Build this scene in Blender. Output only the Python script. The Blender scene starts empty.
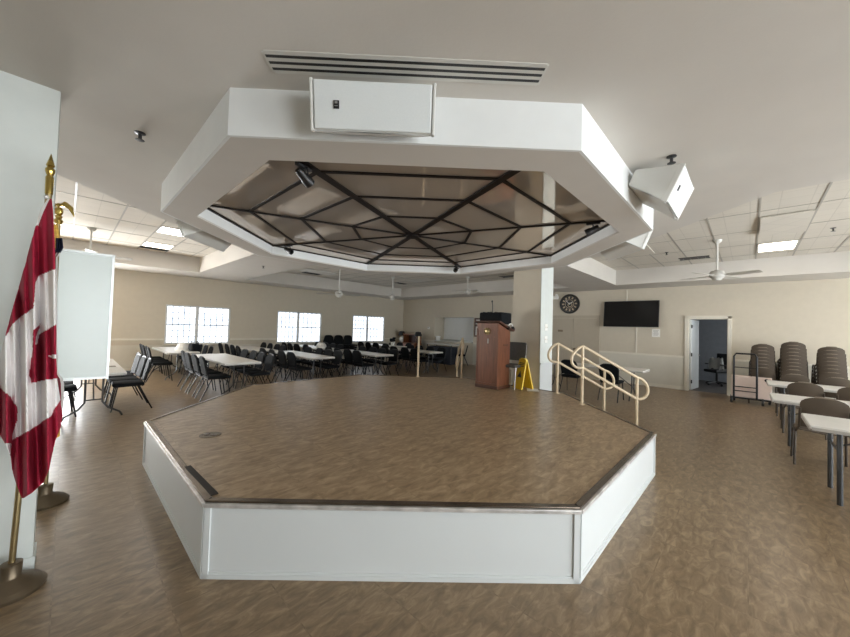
import bpy, bmesh, math, random
from mathutils import Matrix, Vector
random.seed(7)
SC = bpy.context.scene
COL = SC.collection
PI = math.pi
# ------------------------------------------------------------------ frame of the room
H = 1.58                                   # eye level of the camera
FPX = 340.47                               # focal length in pixels (850 wide)
PITCH, ROLL, YAW = (math.radians(a) for a in (1.544, 1.748, 1.347))
OX, OY = -0.10, 4.95                       # origin of the room's own axes
Q = math.sqrt(0.5)
def W(u, v, z=0.0):
    """room axes (u along the window wall, v towards it) -> world"""
    return Vector((OX + (u - v) * Q, OY + (u + v) * Q, z))
def UV(x, y):
    return ((x - OX + y - OY) * Q, (-(x - OX) + y - OY) * Q)
R45 = PI / 4
fw = Vector((math.sin(YAW) * math.cos(PITCH), math.cos(YAW) * math.cos(PITCH), math.sin(PITCH)))
r0 = Vector((math.cos(YAW), -math.sin(YAW), 0)); u0 = r0.cross(fw)
cr = math.cos(ROLL) * r0 + math.sin(ROLL) * u0
cu = -math.sin(ROLL) * r0 + math.cos(ROLL) * u0

# ------------------------------------------------------------------ materials
def nodes(name):
    m = bpy.data.materials.new(name); m.use_nodes = True
    nt = m.node_tree; b = nt.nodes['Principled BSDF']
    return m, nt, b
def mat(name, col, rough=0.6, metal=0.0, var=0.08, scale=8.0, bump=0.0, spec=0.5, bscale=None, coat=0.0):
    m, nt, b = nodes(name)
    tc = nt.nodes.new('ShaderNodeTexCoord')
    n = nt.nodes.new('ShaderNodeTexNoise'); n.inputs['Scale'].default_value = scale; n.inputs['Detail'].default_value = 4
    nt.links.new(tc.outputs['Object'], n.inputs['Vector'])
    r = nt.nodes.new('ShaderNodeValToRGB')
    r.color_ramp.elements[0].position = 0.3; r.color_ramp.elements[1].position = 0.7
    r.color_ramp.elements[0].color = tuple(c * (1 - var) for c in col) + (1,)
    r.color_ramp.elements[1].color = tuple(min(1, c * (1 + var)) for c in col) + (1,)
    nt.links.new(n.outputs['Fac'], r.inputs['Fac']); nt.links.new(r.outputs['Color'], b.inputs['Base Color'])
    b.inputs['Roughness'].default_value = rough; b.inputs['Metallic'].default_value = metal
    b.inputs['Specular IOR Level'].default_value = spec
    b.inputs['Coat Weight'].default_value = coat
    if bump:
        n2 = nt.nodes.new('ShaderNodeTexNoise'); n2.inputs['Scale'].default_value = bscale or scale * 6
        nt.links.new(tc.outputs['Object'], n2.inputs['Vector'])
        bp = nt.nodes.new('ShaderNodeBump'); bp.inputs['Strength'].default_value = bump; bp.inputs['Distance'].default_value = 0.01
        nt.links.new(n2.outputs['Fac'], bp.inputs['Height']); nt.links.new(bp.outputs['Normal'], b.inputs['Normal'])
    return m
def emis(name, col, strength, pattern=None):
    m, nt, b = nodes(name)
    b.inputs['Base Color'].default_value = (0.8, 0.8, 0.8, 1)
    b.inputs['Emission Strength'].default_value = strength
    b.inputs['Emission Color'].default_value = col + (1,)
    if pattern:
        tc = nt.nodes.new('ShaderNodeTexCoord')
        n = nt.nodes.new('ShaderNodeTexNoise'); n.inputs['Scale'].default_value = 5; n.inputs['Detail'].default_value = 6
        r = nt.nodes.new('ShaderNodeValToRGB')
        r.color_ramp.elements[0].position = 0.35; r.color_ramp.elements[1].position = 0.6
        r.color_ramp.elements[0].color = pattern + (1,); r.color_ramp.elements[1].color = col + (1,)
        nt.links.new(tc.outputs['Object'], n.inputs['Vector'])
        nt.links.new(n.outputs['Fac'], r.inputs['Fac']); nt.links.new(r.outputs['Color'], b.inputs['Emission Color'])
    return m
def floor_mat(name, c1, c2, c3, rough, grid=0.457, line=0.75):
    m, nt, b = nodes(name); N = nt.nodes.new; L = nt.links.new
    tc = N('ShaderNodeTexCoord')
    mp = N('ShaderNodeMapping'); mp.inputs['Rotation'].default_value = (0, 0, -R45)
    L(tc.outputs['Object'], mp.inputs['Vector'])
    br = N('ShaderNodeTexBrick'); br.offset = 0.0; br.squash = 1.0
    br.inputs['Scale'].default_value = 1.0; br.inputs['Brick Width'].default_value = grid; br.inputs['Row Height'].default_value = grid
    br.inputs['Mortar Size'].default_value = 0.004; br.inputs['Mortar Smooth'].default_value = 0.3
    br.inputs['Color1'].default_value = (0.25, 0.25, 0.25, 1); br.inputs['Color2'].default_value = (0.75, 0.75, 0.75, 1)
    L(mp.outputs['Vector'], br.inputs['Vector'])
    # streaks, turned and shifted a little from tile to tile
    sep = N('ShaderNodeVectorMath'); sep.operation = 'MULTIPLY_ADD'
    L(br.outputs['Color'], sep.inputs[0]); sep.inputs[1].default_value = (3.1, 5.7, 0); L(mp.outputs['Vector'], sep.inputs[2])
    st = N('ShaderNodeMapping'); st.inputs['Scale'].default_value = (1.0, 2.6, 1.0); st.inputs['Rotation'].default_value = (0, 0, 0.6)
    L(sep.outputs[0], st.inputs['Vector'])
    n1 = N('ShaderNodeTexNoise'); n1.inputs['Scale'].default_value = 7.0; n1.inputs['Detail'].default_value = 7; n1.inputs['Roughness'].default_value = 0.62; n1.inputs['Distortion'].default_value = 0.8
    L(st.outputs['Vector'], n1.inputs['Vector'])
    r = N('ShaderNodeValToRGB'); e = r.color_ramp.elements
    e[0].position = 0.34; e[0].color = c1 + (1,); e[1].position = 0.70; e[1].color = c3 + (1,)
    k = e.new(0.52); k.color = c2 + (1,)
    L(n1.outputs['Fac'], r.inputs['Fac'])
    mx = N('ShaderNodeMix'); mx.data_type = 'RGBA'; mx.blend_type = 'MULTIPLY'
    mr = N('ShaderNodeMapRange'); mr.inputs['To Min'].default_value = 0.0; mr.inputs['To Max'].default_value = 1 - line
    L(br.outputs['Fac'], mr.inputs['Value']); L(mr.outputs['Result'], mx.inputs['Factor'])
    L(r.outputs['Color'], mx.inputs['A']); mx.inputs['B'].default_value = (0.2, 0.17, 0.13, 1)
    L(mx.outputs['Result'], b.inputs['Base Color'])
    b.inputs['Roughness'].default_value = rough; b.inputs['Specular IOR Level'].default_value = 0.45
    bp = N('ShaderNodeBump'); bp.inputs['Strength'].default_value = 0.06; bp.inputs['Distance'].default_value = 0.01
    L(n1.outputs['Fac'], bp.inputs['Height']); L(bp.outputs['Normal'], b.inputs['Normal'])
    return m
def wood_mat(name, c1, c2, rough, scale=(14, 14, 1.2)):
    m, nt, b = nodes(name); N = nt.nodes.new; L = nt.links.new
    tc = N('ShaderNodeTexCoord'); mp = N('ShaderNodeMapping'); mp.inputs['Scale'].default_value = scale
    L(tc.outputs['Object'], mp.inputs['Vector'])
    n = N('ShaderNodeTexNoise'); n.inputs['Scale'].default_value = 2.0; n.inputs['Detail'].default_value = 6; n.inputs['Distortion'].default_value = 0.8
    L(mp.outputs['Vector'], n.inputs['Vector'])
    r = N('ShaderNodeValToRGB'); e = r.color_ramp.elements
    e[0].position = 0.3; e[0].color = c1 + (1,); e[1].position = 0.7; e[1].color = c2 + (1,)
    L(n.outputs['Fac'], r.inputs['Fac']); L(r.outputs['Color'], b.inputs['Base Color'])
    b.inputs['Roughness'].default_value = rough
    return m
def tile_mat(name, col):
    """lay-in ceiling tiles: score lines and a fine speckle (the T-bars are modelled)"""
    m, nt, b = nodes(name); N = nt.nodes.new; L = nt.links.new
    tc = N('ShaderNodeTexCoord'); mp = N('ShaderNodeMapping'); mp.inputs['Rotation'].default_value = (0, 0, -R45)
    L(tc.outputs['Object'], mp.inputs['Vector'])
    br = N('ShaderNodeTexBrick'); br.offset = 0.0
    br.inputs['Scale'].default_value = 1.0; br.inputs['Brick Width'].default_value = 0.3; br.inputs['Row Height'].default_value = 0.3
    br.inputs['Mortar Size'].default_value = 0.006; br.inputs['Mortar Smooth'].default_value = 0.2
    br.inputs['Color1'].default_value = col + (1,); br.inputs['Color2'].default_value = tuple(c * .96 for c in col) + (1,)
    br.inputs['Mortar'].default_value = tuple(c * 0.86 for c in col) + (1,)
    L(mp.outputs['Vector'], br.inputs['Vector']); L(br.outputs['Color'], b.inputs['Base Color'])
    b.inputs['Roughness'].default_value = 0.9
    n = N('ShaderNodeTexNoise'); n.inputs['Scale'].default_value = 120
    L(tc.outputs['Object'], n.inputs['Vector'])
    bp = N('ShaderNodeBump'); bp.inputs['Strength'].default_value = 0.15; bp.inputs['Distance'].default_value = 0.01
    L(n.outputs['Fac'], bp.inputs['Height']); L(bp.outputs['Normal'], b.inputs['Normal'])
    return m
def mirror_mat():
    m, nt, b = nodes('tinted mirror panel'); N = nt.nodes.new; L = nt.links.new
    tc = N('ShaderNodeTexCoord'); n = N('ShaderNodeTexNoise'); n.inputs['Scale'].default_value = 1.1; n.inputs['Detail'].default_value = 1
    L(tc.outputs['Object'], n.inputs['Vector'])
    bp = N('ShaderNodeBump'); bp.inputs['Strength'].default_value = 0.03; bp.inputs['Distance'].default_value = 0.05
    L(n.outputs['Fac'], bp.inputs['Height'])
    b.inputs['Base Color'].default_value = (0.62, 0.54, 0.46, 1); b.inputs['Roughness'].default_value = 0.5
    g = N('ShaderNodeBsdfGlossy'); g.inputs['Color'].default_value = (0.80, 0.74, 0.68, 1); g.inputs['Roughness'].default_value = 0.045
    L(bp.outputs['Normal'], g.inputs['Normal'])
    mx = N('ShaderNodeMixShader'); mx.inputs['Fac'].default_value = 0.58
    L(b.outputs['BSDF'], mx.inputs[1]); L(g.outputs['BSDF'], mx.inputs[2])
    L(mx.outputs['Shader'], nt.nodes['Material Output'].inputs['Surface'])
    return m

M = {}
M['wall'] = mat('beige wall paint', (0.55, 0.495, 0.40), 0.85, var=0.02, bump=0.03)
M['wain'] = mat('pale wainscot paint', (0.60, 0.57, 0.49), 0.6, var=0.02)
M['trimw'] = mat('cream trim paint', (0.68, 0.64, 0.55), 0.5, var=0.02)
M['white'] = mat('white wall paint', (0.58, 0.61, 0.585), 0.7, var=0.02, bump=0.02)
M['soffit'] = mat('off white ceiling paint', (0.60, 0.57, 0.525), 0.9, var=0.02, scale=3, bump=0.06, bscale=60)
M['fascia'] = mat('white canopy paint', (0.76, 0.775, 0.77), 0.8, var=0.015)
M['tile'] = tile_mat('ceiling tiles', (0.66, 0.62, 0.55))
M['tbar'] = mat('grey ceiling bars', (0.36, 0.34, 0.30), 0.5, var=0.02)
M['floor'] = floor_mat('streaked brown vinyl tile', (0.150, 0.100, 0.055), (0.228, 0.157, 0.089), (0.335, 0.241, 0.143), 0.32, line=.85)
M['stagefloor'] = floor_mat('stage brown vinyl tile', (0.225, 0.152, 0.086), (0.35, 0.248, 0.146), (0.49, 0.362, 0.226), 0.32, line=0.9)
M['panel'] = mat('white stage panel', (0.62, 0.645, 0.645), 0.45, var=0.015, scale=2)
M['nosing'] = mat('bronze edge strip', (0.16, 0.13, 0.105), 0.22, metal=0.9, var=0.3, scale=5)
M['chrome'] = mat('worn bright metal strip', (0.62, 0.6, 0.58), 0.32, metal=.45, var=0.3, scale=9)
M['strip'] = mat('dark bronze strip', (0.013, 0.009, 0.007), 0.55, var=0.1, spec=.15)
M['mirror'] = mirror_mat()
M['black'] = mat('black plastic', (0.012, 0.012, 0.013), 0.4, var=0.2)
M['blackf'] = mat('black upholstery', (0.0065, 0.0075, 0.009), 0.75, var=0.25, scale=30, bump=0.1, spec=.12)
M['blackm'] = mat('black painted steel', (0.012, 0.0125, 0.014), 0.42, var=0.15, spec=.3)
M['gunm'] = mat('grey painted steel', (0.07, 0.072, 0.075), 0.35, metal=0.5, var=0.15)
M['ttop'] = mat('white table laminate', (0.70, 0.68, 0.64), 0.35, var=0.02)
M['tedge'] = mat('grey table edge', (0.42, 0.40, 0.37), 0.5, var=0.03)
M['brown'] = mat('taupe chair plastic', (0.088, 0.068, 0.050), 0.42, var=0.08)
M['grip'] = mat('taupe chair rim highlight', (0.17, 0.14, 0.11), 0.35, var=0.08)  # lighter tone paints the highlight along the top of the chair backs
M['browm'] = mat('taupe steel tube', (0.07, 0.055, 0.042), 0.35, metal=0.4, var=0.1)
M['rail'] = mat('cream painted steel rail', (0.62, 0.50, 0.34), 0.4, var=0.04)
M['spk'] = mat('white loudspeaker grille', (0.70, 0.73, 0.73), 0.5, var=0.03, scale=200)
M['spkb'] = mat('white loudspeaker cabinet', (0.68, 0.68, 0.65), 0.5, var=0.02)
M['lect'] = wood_mat('cherry wood', (0.10, 0.035, 0.018), (0.21, 0.082, 0.045), 0.3)
M['lectd'] = wood_mat('dark cherry edge', (0.05, 0.02, 0.012), (0.09, 0.035, 0.02), 0.35)
M['gold'] = mat('polished brass', (0.60, 0.44, 0.13), 0.25, metal=1, var=0.1)
M['goldp'] = mat('brass pole', (0.42, 0.33, 0.17), 0.3, metal=0.9, var=0.1)
M['bronze'] = mat('bronze stand', (0.15, 0.115, 0.075), 0.4, metal=0.7, var=0.12)
M['red'] = mat('red flag cloth', (0.35, 0.006, 0.034), 0.75, var=0.08, scale=14)
M['flagw'] = mat('white flag cloth', (0.90, 0.87, 0.86), 0.8, var=0.05, scale=9)
M['navy'] = mat('navy flag cloth', (0.02, 0.025, 0.07), 0.8)
M['fringe'] = mat('gold fringe', (0.62, 0.36, 0.06), 0.6, var=0.3, scale=60)
M['board'] = mat('white board', (0.70, 0.76, 0.74), 0.3, var=0.01)
M['alu'] = mat('aluminium frame', (0.55, 0.57, 0.56), 0.35, metal=0.6, var=0.04)
M['tv'] = mat('television glass', (0.004, 0.004, 0.0045), 0.25, var=0.1)
M['paper'] = mat('white paper', (0.78, 0.77, 0.73), 0.8, var=0.02)
M['ink'] = mat('grey print', (0.28, 0.27, 0.26), 0.8)
M['yellow'] = mat('yellow sign plastic', (0.80, 0.56, 0.02), 0.4, var=0.05)
M['greyc'] = mat('grey chair fabric', (0.10, 0.095, 0.085), 0.8, var=0.12, scale=30)
M['door'] = mat('white door paint', (0.68, 0.70, 0.70), 0.28, var=0.02)
M['tand'] = mat('tan door paint', (0.44, 0.385, 0.30), 0.6, var=0.02)
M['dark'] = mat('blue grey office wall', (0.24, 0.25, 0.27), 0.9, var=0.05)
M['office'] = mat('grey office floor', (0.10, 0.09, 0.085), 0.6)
M['shutter'] = mat('pale counter shutter', (0.78, 0.80, 0.80), 0.5, var=0.02)
M['counter'] = mat('pale counter laminate', (0.58, 0.58, 0.55), 0.35, var=0.03)
M['bin'] = mat('dark blue bin', (0.014, 0.018, 0.028), 0.5)
M['hutch'] = wood_mat('reddish brown cabinet', (0.16, 0.055, 0.022), (0.28, 0.11, 0.045), 0.4)
M['pink'] = mat('pale pink panel', (0.52, 0.32, 0.27), 0.6)
M['pinkt'] = mat('blush table underside', (0.66, 0.53, 0.46), 0.5, var=0.03)
M['fan'] = mat('white fan enamel', (0.62, 0.61, 0.57), 0.4, var=0.02)
M['blade'] = mat('white fan blade', (0.52, 0.50, 0.45), 0.5, var=0.04)
M['lamp'] = emis('lit lamp diffuser', (1.0, 0.86, 0.72), 7.0)
M['lampw'] = emis('lit white lamp diffuser', (1.0, 0.97, 0.94), 9.0)
M['off'] = mat('unlit lamp diffuser', (0.66, 0.63, 0.58), 0.4, var=0.02)
M['pane'] = emis('daylit window pane', (0.93, 0.97, 1.0), 1.35, pattern=(0.60, 0.71, 0.86))
M['paneo'] = emis('added office pane', (0.90, 0.96, 1.0), 6.0)
M['panef'] = emis('daylit glazing', (0.90, 0.96, 1.0), 10.0)
M['pane_fill'] = emis('added hidden glazing', (0.95, 0.98, 1.0), 22.0)  # strong glow for the added glazing behind the whiteboard
M['mull'] = mat('white window frame', (0.62, 0.63, 0.63), 0.5, var=0.02)
M['grid'] = mat('grey window grid', (0.34, 0.40, 0.47), 0.5, var=0.02)

# ------------------------------------------------------------------ mesh builder
class MB:
    def __init__(s): s.bm = bmesh.new(); s.mi = 0
    def _v(s, vs): return [s.bm.verts.new(v) for v in vs]
    def face(s, vs):
        f = s.bm.faces.new(vs); f.material_index = s.mi; return f
    def box(s, c, d, rot=None, bevel=0.0, seg=2):
        hx, hy, hz = (x / 2 for x in d)
        pts = [Vector((x, y, z)) for x in (-hx, hx) for y in (-hy, hy) for z in (-hz, hz)]
        if rot is not None: pts = [rot @ p for p in pts]
        v = s._v([p + Vector(c) for p in pts])
        fs = [s.face([v[i] for i in q]) for q in ((0, 1, 3, 2), (4, 6, 7, 5), (0, 4, 5, 1), (2, 3, 7, 6), (0, 2, 6, 4), (1, 5, 7, 3))]
        if bevel:
            es = {e for f in fs for e in f.edges}
            bmesh.ops.bevel(s.bm, geom=list(es), offset=bevel, segments=seg, affect='EDGES', profile=0.5)
        return s
    def prism(s, poly, z0, z1, T=None, cap=True):
        T = T or (lambda x, y, z: Vector((x, y, z)))
        a = s._v([T(x, y, z0) for x, y in poly]); b = s._v([T(x, y, z1) for x, y in poly]); n = len(poly)
        for i in range(n): s.face([a[i], a[(i + 1) % n], b[(i + 1) % n], b[i]])
        if cap: s.face(b); s.face(a[::-1])
        return s
    def tube(s, pts, r, seg=8, closed=False, radii=None):
        pts = [Vector(p) for p in pts]; n = len(pts); rings = []
        ref = None
        for i, p in enumerate(pts):
            if closed: t = pts[(i + 1) % n] - pts[i - 1]
            else: t = pts[min(i + 1, n - 1)] - pts[max(i - 1, 0)]
            t.normalize()
            if ref is None:
                ref = Vector((0, 0, 1)) if abs(t.z) < 0.9 else Vector((1, 0, 0))
            x = t.cross(ref)
            if x.length < 1e-5: x = t.cross(Vector((0, 1, 0)))
            x.normalize(); y = x.cross(t); ref = y
            rr = radii[i] if radii else r
            rings.append(s._v([p + rr * (math.cos(2 * PI * k / seg) * x + math.sin(2 * PI * k / seg) * y) for k in range(seg)]))
        for i in range(n if closed else n - 1):
            a, b = rings[i], rings[(i + 1) % n]
            for k in range(seg): s.face([a[k], b[k], b[(k + 1) % seg], a[(k + 1) % seg]])
        if not closed:
            s.face(rings[0]); s.face(rings[-1][::-1])
        return s
    def lathe(s, prof, o=(0, 0, 0), seg=24, T=None):
        """profile (radius, height) around local z"""
        T = T or Matrix.Identity(3); o = Vector(o); rings = []
        for r, z in prof:
            if r < 1e-5: rings.append(s._v([o + T @ Vector((0, 0, z))]))
            else: rings.append(s._v([o + T @ Vector((r * math.cos(2 * PI * k / seg), r * math.sin(2 * PI * k / seg), z)) for k in range(seg)]))
        for a, b in zip(rings, rings[1:]):
            if len(a) == 1 and len(b) == 1: continue
            for k in range(seg):
                j = (k + 1) % seg
                if len(a) == 1: s.face([a[0], b[j], b[k]])
                elif len(b) == 1: s.face([a[k], a[j], b[0]])
                else: s.face([a[k], a[j], b[j], b[k]])
        if len(rings[0]) > 1: s.face(rings[0][::-1])
        if len(rings[-1]) > 1: s.face(rings[-1])
        return s
    def ball(s, c, r, sc=(1, 1, 1), seg=12):
        prof = [(r * math.sin(PI * i / 8), -r * math.cos(PI * i / 8)) for i in range(9)]
        prof[0] = (0, -r); prof[-1] = (0, r)
        return s.lathe(prof, c, seg, Matrix.Diagonal(sc))
    def sheet(s, P, nu, nv, thick=0.0, closed=False, idx=None):
        """grid surface P(i,j)->Vector, given real thickness along its normals"""
        g = [[Vector(P(i, j)) for j in range(nv + 1)] for i in range(nu + 1)]
        def nrm(i, j):
            a = g[min(i + 1, nu)][j] - g[max(i - 1, 0)][j]; b = g[i][min(j + 1, nv)] - g[i][max(j - 1, 0)]
            n = a.cross(b); return n.normalized() if n.length > 1e-9 else Vector((0, 0, 1))
        A = [s._v([g[i][j] + nrm(i, j) * thick / 2 for j in range(nv + 1)]) for i in range(nu + 1)]
        B = [s._v([g[i][j] - nrm(i, j) * thick / 2 for j in range(nv + 1)]) for i in range(nu + 1)]
        for i in range(nu):
            for j in range(nv):
                f = s.face([A[i][j], A[i + 1][j], A[i + 1][j + 1], A[i][j + 1]]); h = s.face([B[i][j], B[i][j + 1], B[i + 1][j + 1], B[i + 1][j]])
                if idx: f.material_index = h.material_index = idx(i, j)
        for i in range(nu):
            for j in (0, nv):
                q = [A[i][j], A[i + 1][j], B[i + 1][j], B[i][j]]; f = s.face(q if j else q[::-1])
                if idx: f.material_index = idx(i, min(j, nv - 1))
        for j in range(nv):
            for i in (0, nu):
                q = [A[i][j], A[i][j + 1], B[i][j + 1], B[i][j]]; f = s.face(q[::-1] if i else q)
                if idx: f.material_index = idx(min(i, nu - 1), j)
        return s
    def build(s, name, mats, parent=None, loc=(0, 0, 0), rz=0.0, smooth=False, fix=True):
        if fix: bmesh.ops.recalc_face_normals(s.bm, faces=s.bm.faces)
        me = bpy.data.meshes.new(name); s.bm.to_mesh(me); s.bm.free()
        if not isinstance(mats, (list, tuple)): mats = [mats]
        for m in mats: me.materials.append(M[m] if isinstance(m, str) else m)
        if smooth:
            me.polygons.foreach_set('use_smooth', [True] * len(me.polygons))
            try: me.set_sharp_from_angle(angle=math.radians(40))
            except Exception: pass
        o = bpy.data.objects.new(name, me); COL.objects.link(o)
        o.location = loc; o.rotation_euler = (0, 0, rz)
        if parent: o.parent = parent
        return o
def tag(o, label, cat, group=None, kind=None):
    o['label'] = label; o['category'] = cat
    if group: o['group'] = group
    if kind: o['kind'] = kind
    return o
def struct(o, label=None, cat=None):
    o['kind'] = 'structure'
    if label: o['label'] = label; o['category'] = cat
    return o
def thing(name, label, cat, loc, rz=0.0, group=None):
    o = bpy.data.objects.new(name, None); COL.objects.link(o); o.empty_display_size = 0.2
    o.location = loc; o.rotation_euler = (0, 0, rz)
    return tag(o, label, cat, group)
def copy_thing(src, loc, rz, label, group=None):
    def rec(o, p):
        c = o.copy(); COL.objects.link(c)
        if p: c.parent = p
        for ch in o.children: rec(ch, c)
        return c
    c = rec(src, None); c.location = loc; c.rotation_euler = (0, 0, rz); c['label'] = label
    if group: c['group'] = group
    return c
def RX(a): return Matrix.Rotation(a, 3, 'X')
def RY(a): return Matrix.Rotation(a, 3, 'Y')
def RZ(a): return Matrix.Rotation(a, 3, 'Z')
UVT = lambda u, v, z: W(u, v, z)
T8 = math.tan(PI / 8)
OCT = {'A': (-T8, -1), 'B': (-1, -T8), 'C': (-1, T8), 'D': (-T8, 1), 'H': (T8, 1), 'G': (1, T8), 'F': (1, -T8), 'E': (T8, -1)}
ORDER = 'AEFGHDCB'                         # counter-clockwise from above
def octo(ap): return [(OCT[k][0] * ap, OCT[k][1] * ap) for k in ORDER]

ZS = 3.024      # plain ceiling
ZT = 3.46       # tile ceiling in the trays
UR, VL = 9.0, 9.9
UB, VB = -8.0, -9.0
# ------------------------------------------------------------------ floor and ceiling
def uvpoly(name, poly, z0, z1, m):
    o = MB().prism(poly, z0, z1, UVT).build(name, m); return struct(o)
uvpoly('floor', [(UB - .2, VB - .2), (UR + .12, VB - .2), (UR + .12, VL + .2), (UB - .2, VL + .2)], -0.12, 0, 'floor')
TR = {
 'left': [(-1.63, 3.455), (-.77, 3.455), (-.77, 8.35), (-7, 8.35), (-7, 1.34), (-3.75, 1.34)],
 'right': [(3.455, -1.63), (1.34, -3.75), (1.34, -6.2), (7.8, -6.2), (7.8, -.68), (3.455, -.68)],
 'middle': [(.66, 3.455), (1.347, 3.455), (3.455, 1.347), (3.455, .66), (7.8, .66), (7.8, 8.8), (.66, 8.8)]}
b = MB(); bm = b.bm; es = []
loops = [[(UB, VB), (UR, VB), (UR, VL), (UB, VL)]] + list(TR.values())
for lp in loops:
    vs = [bm.verts.new(W(u, v, ZS)) for u, v in lp]
    es += [bm.edges.new((vs[i], vs[(i + 1) % len(vs)])) for i in range(len(vs))]
bmesh.ops.triangle_fill(bm, use_beauty=True, use_dissolve=False, edges=es)
for lp in list(TR.values()):
    n = len(lp)
    for i in range(n):
        p, q = lp[i], lp[(i + 1) % n]
        v = [bm.verts.new(x) for x in (W(*p, ZS), W(*q, ZS), W(*q, ZT), W(*p, ZT))]
        bm.faces.new(v)
bmesh.ops.remove_doubles(bm, verts=bm.verts, dist=1e-4)
struct(b.build('ceiling', 'soffit'))
for nm, lp in TR.items():
    uvpoly('ceiling_' + nm, lp, ZT, ZT + 0.05, 'tile')
# ceiling grid bars
def inpoly(p, poly):
    c = False; n = len(poly)
    for i in range(n):
        (x1, y1), (x2, y2) = poly[i], poly[(i + 1) % n]
        if (y1 > p[1]) != (y2 > p[1]) and p[0] < (x2 - x1) * (p[1] - y1) / (y2 - y1) + x1: c = not c
    return c
def bars(nm, poly, along, offs, cross):
    g = MB()
    def run(fix, axis, w):
        t = -9.0; start = None
        while t < 10:
            p = (t, fix) if axis == 'u' else (fix, t)
            ins = inpoly(p, poly)
            if ins and start is None: start = t
            if not ins and start is not None:
                a, e = start, t
                c = ((a + e) / 2, fix) if axis == 'u' else (fix, (a + e) / 2)
                g.box(W(*c, ZT - .002), ((e - a, w, .006) if axis == 'u' else (w, e - a, .006)), RZ(R45)); start = None
            t += 0.02
    for o in offs: run(o, along, .024)
    for o in cross: run(o, 'v' if along == 'u' else 'u', .008)
    return struct(g.build('trim_' + nm, 'tbar'))
bars('1', TR['right'], 'u', [-.68 - .6 * k + .01 for k in range(1, 11)], [1.2 + 1.2 * k for k in range(6)])
bars('2', TR['left'], 'v', [-.42 - .6 * k for k in range(1, 11)], [1.55 + 1.2 * k for k in range(6)])
bars('3', TR['middle'], 'v', [.66 + .6 * k for k in range(1, 12)], [1.2 + 1.2 * k for k in range(7)])

# ------------------------------------------------------------------ walls
def wall_with_holes(name, axis, c0, c1, lo, hi, holes, m, ztop=ZS):
    """slab between c0..c1 across, lo..hi along; holes = (a,b,z0,z1)"""
    g = MB()
    def blk(a, b_, z0, z1):
        if b_ - a < 1e-4 or z1 - z0 < 1e-4: return
        p = [(c0, a), (c1, a), (c1, b_), (c0, b_)] if axis == 'u' else [(a, c0), (b_, c0), (b_, c1), (a, c1)]
        g.prism(p, z0, z1, UVT)
    x = lo
    for a, b_, z0, z1 in sorted(holes):
        blk(x, a, 0, ztop); blk(a, b_, 0, z0); blk(a, b_, z1, ztop); x = b_
    blk(x, hi, 0, ztop)
    return struct(g.build(name, m))
WZ0, WZ1 = .80, 2.075
WINS = [(-1.29, -.42, .59), (2.26, 3.14, 4.19), (5.79, 6.66, 7.73)]
wall_with_holes('wall_left', 'v', VL, VL + .15, UB, UR + .15, [(-7.3, -3.15, .08, 2.05)] + [(a, c, WZ0, WZ1) for a, b_, c in WINS], 'wall')
DOOR = (-3.15, -2.28, 0.0, 2.08)
HATCH = (5.30, 7.62, .95, 2.11)
wall_with_holes('wall_back', 'u', UR, UR + .12, VB, VL, [DOOR, HATCH], 'wall')
FW = [(-3.9 + 3.1 * k, -3.9 + 3.1 * k + 2.7) for k in range(4)]
wall_with_holes('wall_right', 'v', VB - .15, VB, UB, UR + .12, [(a, c, .35, 2.6) for a, c in FW], 'wall')
wall_with_holes('wall_front', 'u', UB - .15, UB, VB, VL, [], 'wall')
# partition beside the flags
struct(MB().prism([(UB, -.36), (-3.52, -.36), (-3.52, -.18), (UB, -.18)], 0, ZS, UVT).build('wall_partition', 'white'))
# windows of the left wall
def window(n, a, b_, c, V, face, z0, z1, pane, split=True, cols=5, rows=6):
    t = bpy.data.objects.new('window_%d' % n, None); COL.objects.link(t); t.location = W((a + c) / 2, V, z0); t.rotation_euler = (0, 0, R45)
    t['kind'] = 'structure'
    hw = (c - a) / 2; h = z1 - z0; f = MB()
    y = 0.05 * face
    for x in ([-hw + .025, hw - .025] + ([b_ - (a + c) / 2] if split else [])): f.box((x, y, h / 2), (.05 if abs(x) > hw - .1 else .09, .07, h))
    for z in (.025, h - .025): f.box((0, y, z), (2 * hw, .07, .05))
    f.build('window_frame', 'mull', t)
    s = MB().box((0, -.03 * face, -.012), (2 * hw + .1, .14, .035), bevel=.006).build('window_sill', 'trimw', t)
    halves = [(-hw + .05, b_ - (a + c) / 2 - .045), (b_ - (a + c) / 2 + .045, hw - .05)] if split else [(-hw + .05, hw - .05)]
    for x0, x1 in halves:
        g = MB().box(((x0 + x1) / 2, .085 * face, h / 2), (x1 - x0, .01, h - .1)).build('pane', pane, t)
        k = MB()
        for i in range(1, cols): k.box((x0 + (x1 - x0) * i / cols, .07 * face, h / 2), (.020, .016, h - .1))
        for j in range(1, rows): k.box(((x0 + x1) / 2, .07 * face, .05 + (h - .1) * j / rows), (x1 - x0, .016, .018 if j != rows // 2 else .036))
        k.build('muntin_grid', 'grid', t)
for i, (a, b_, c) in enumerate(WINS): window(i + 1, a, b_, c, VL, 1, WZ0, WZ1, 'pane')
for i, (a, c) in enumerate(FW): window(i + 4, a, (a + c) / 2, c, VB, -1, .35, 2.6, 'panef', cols=1, rows=2)
window(11, -7.3, -5.2, -3.15, VL, 1, .08, 2.05, 'pane_fill', cols=2, rows=2)  # unseen glazing added behind the whiteboard to brighten the left floor
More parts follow.
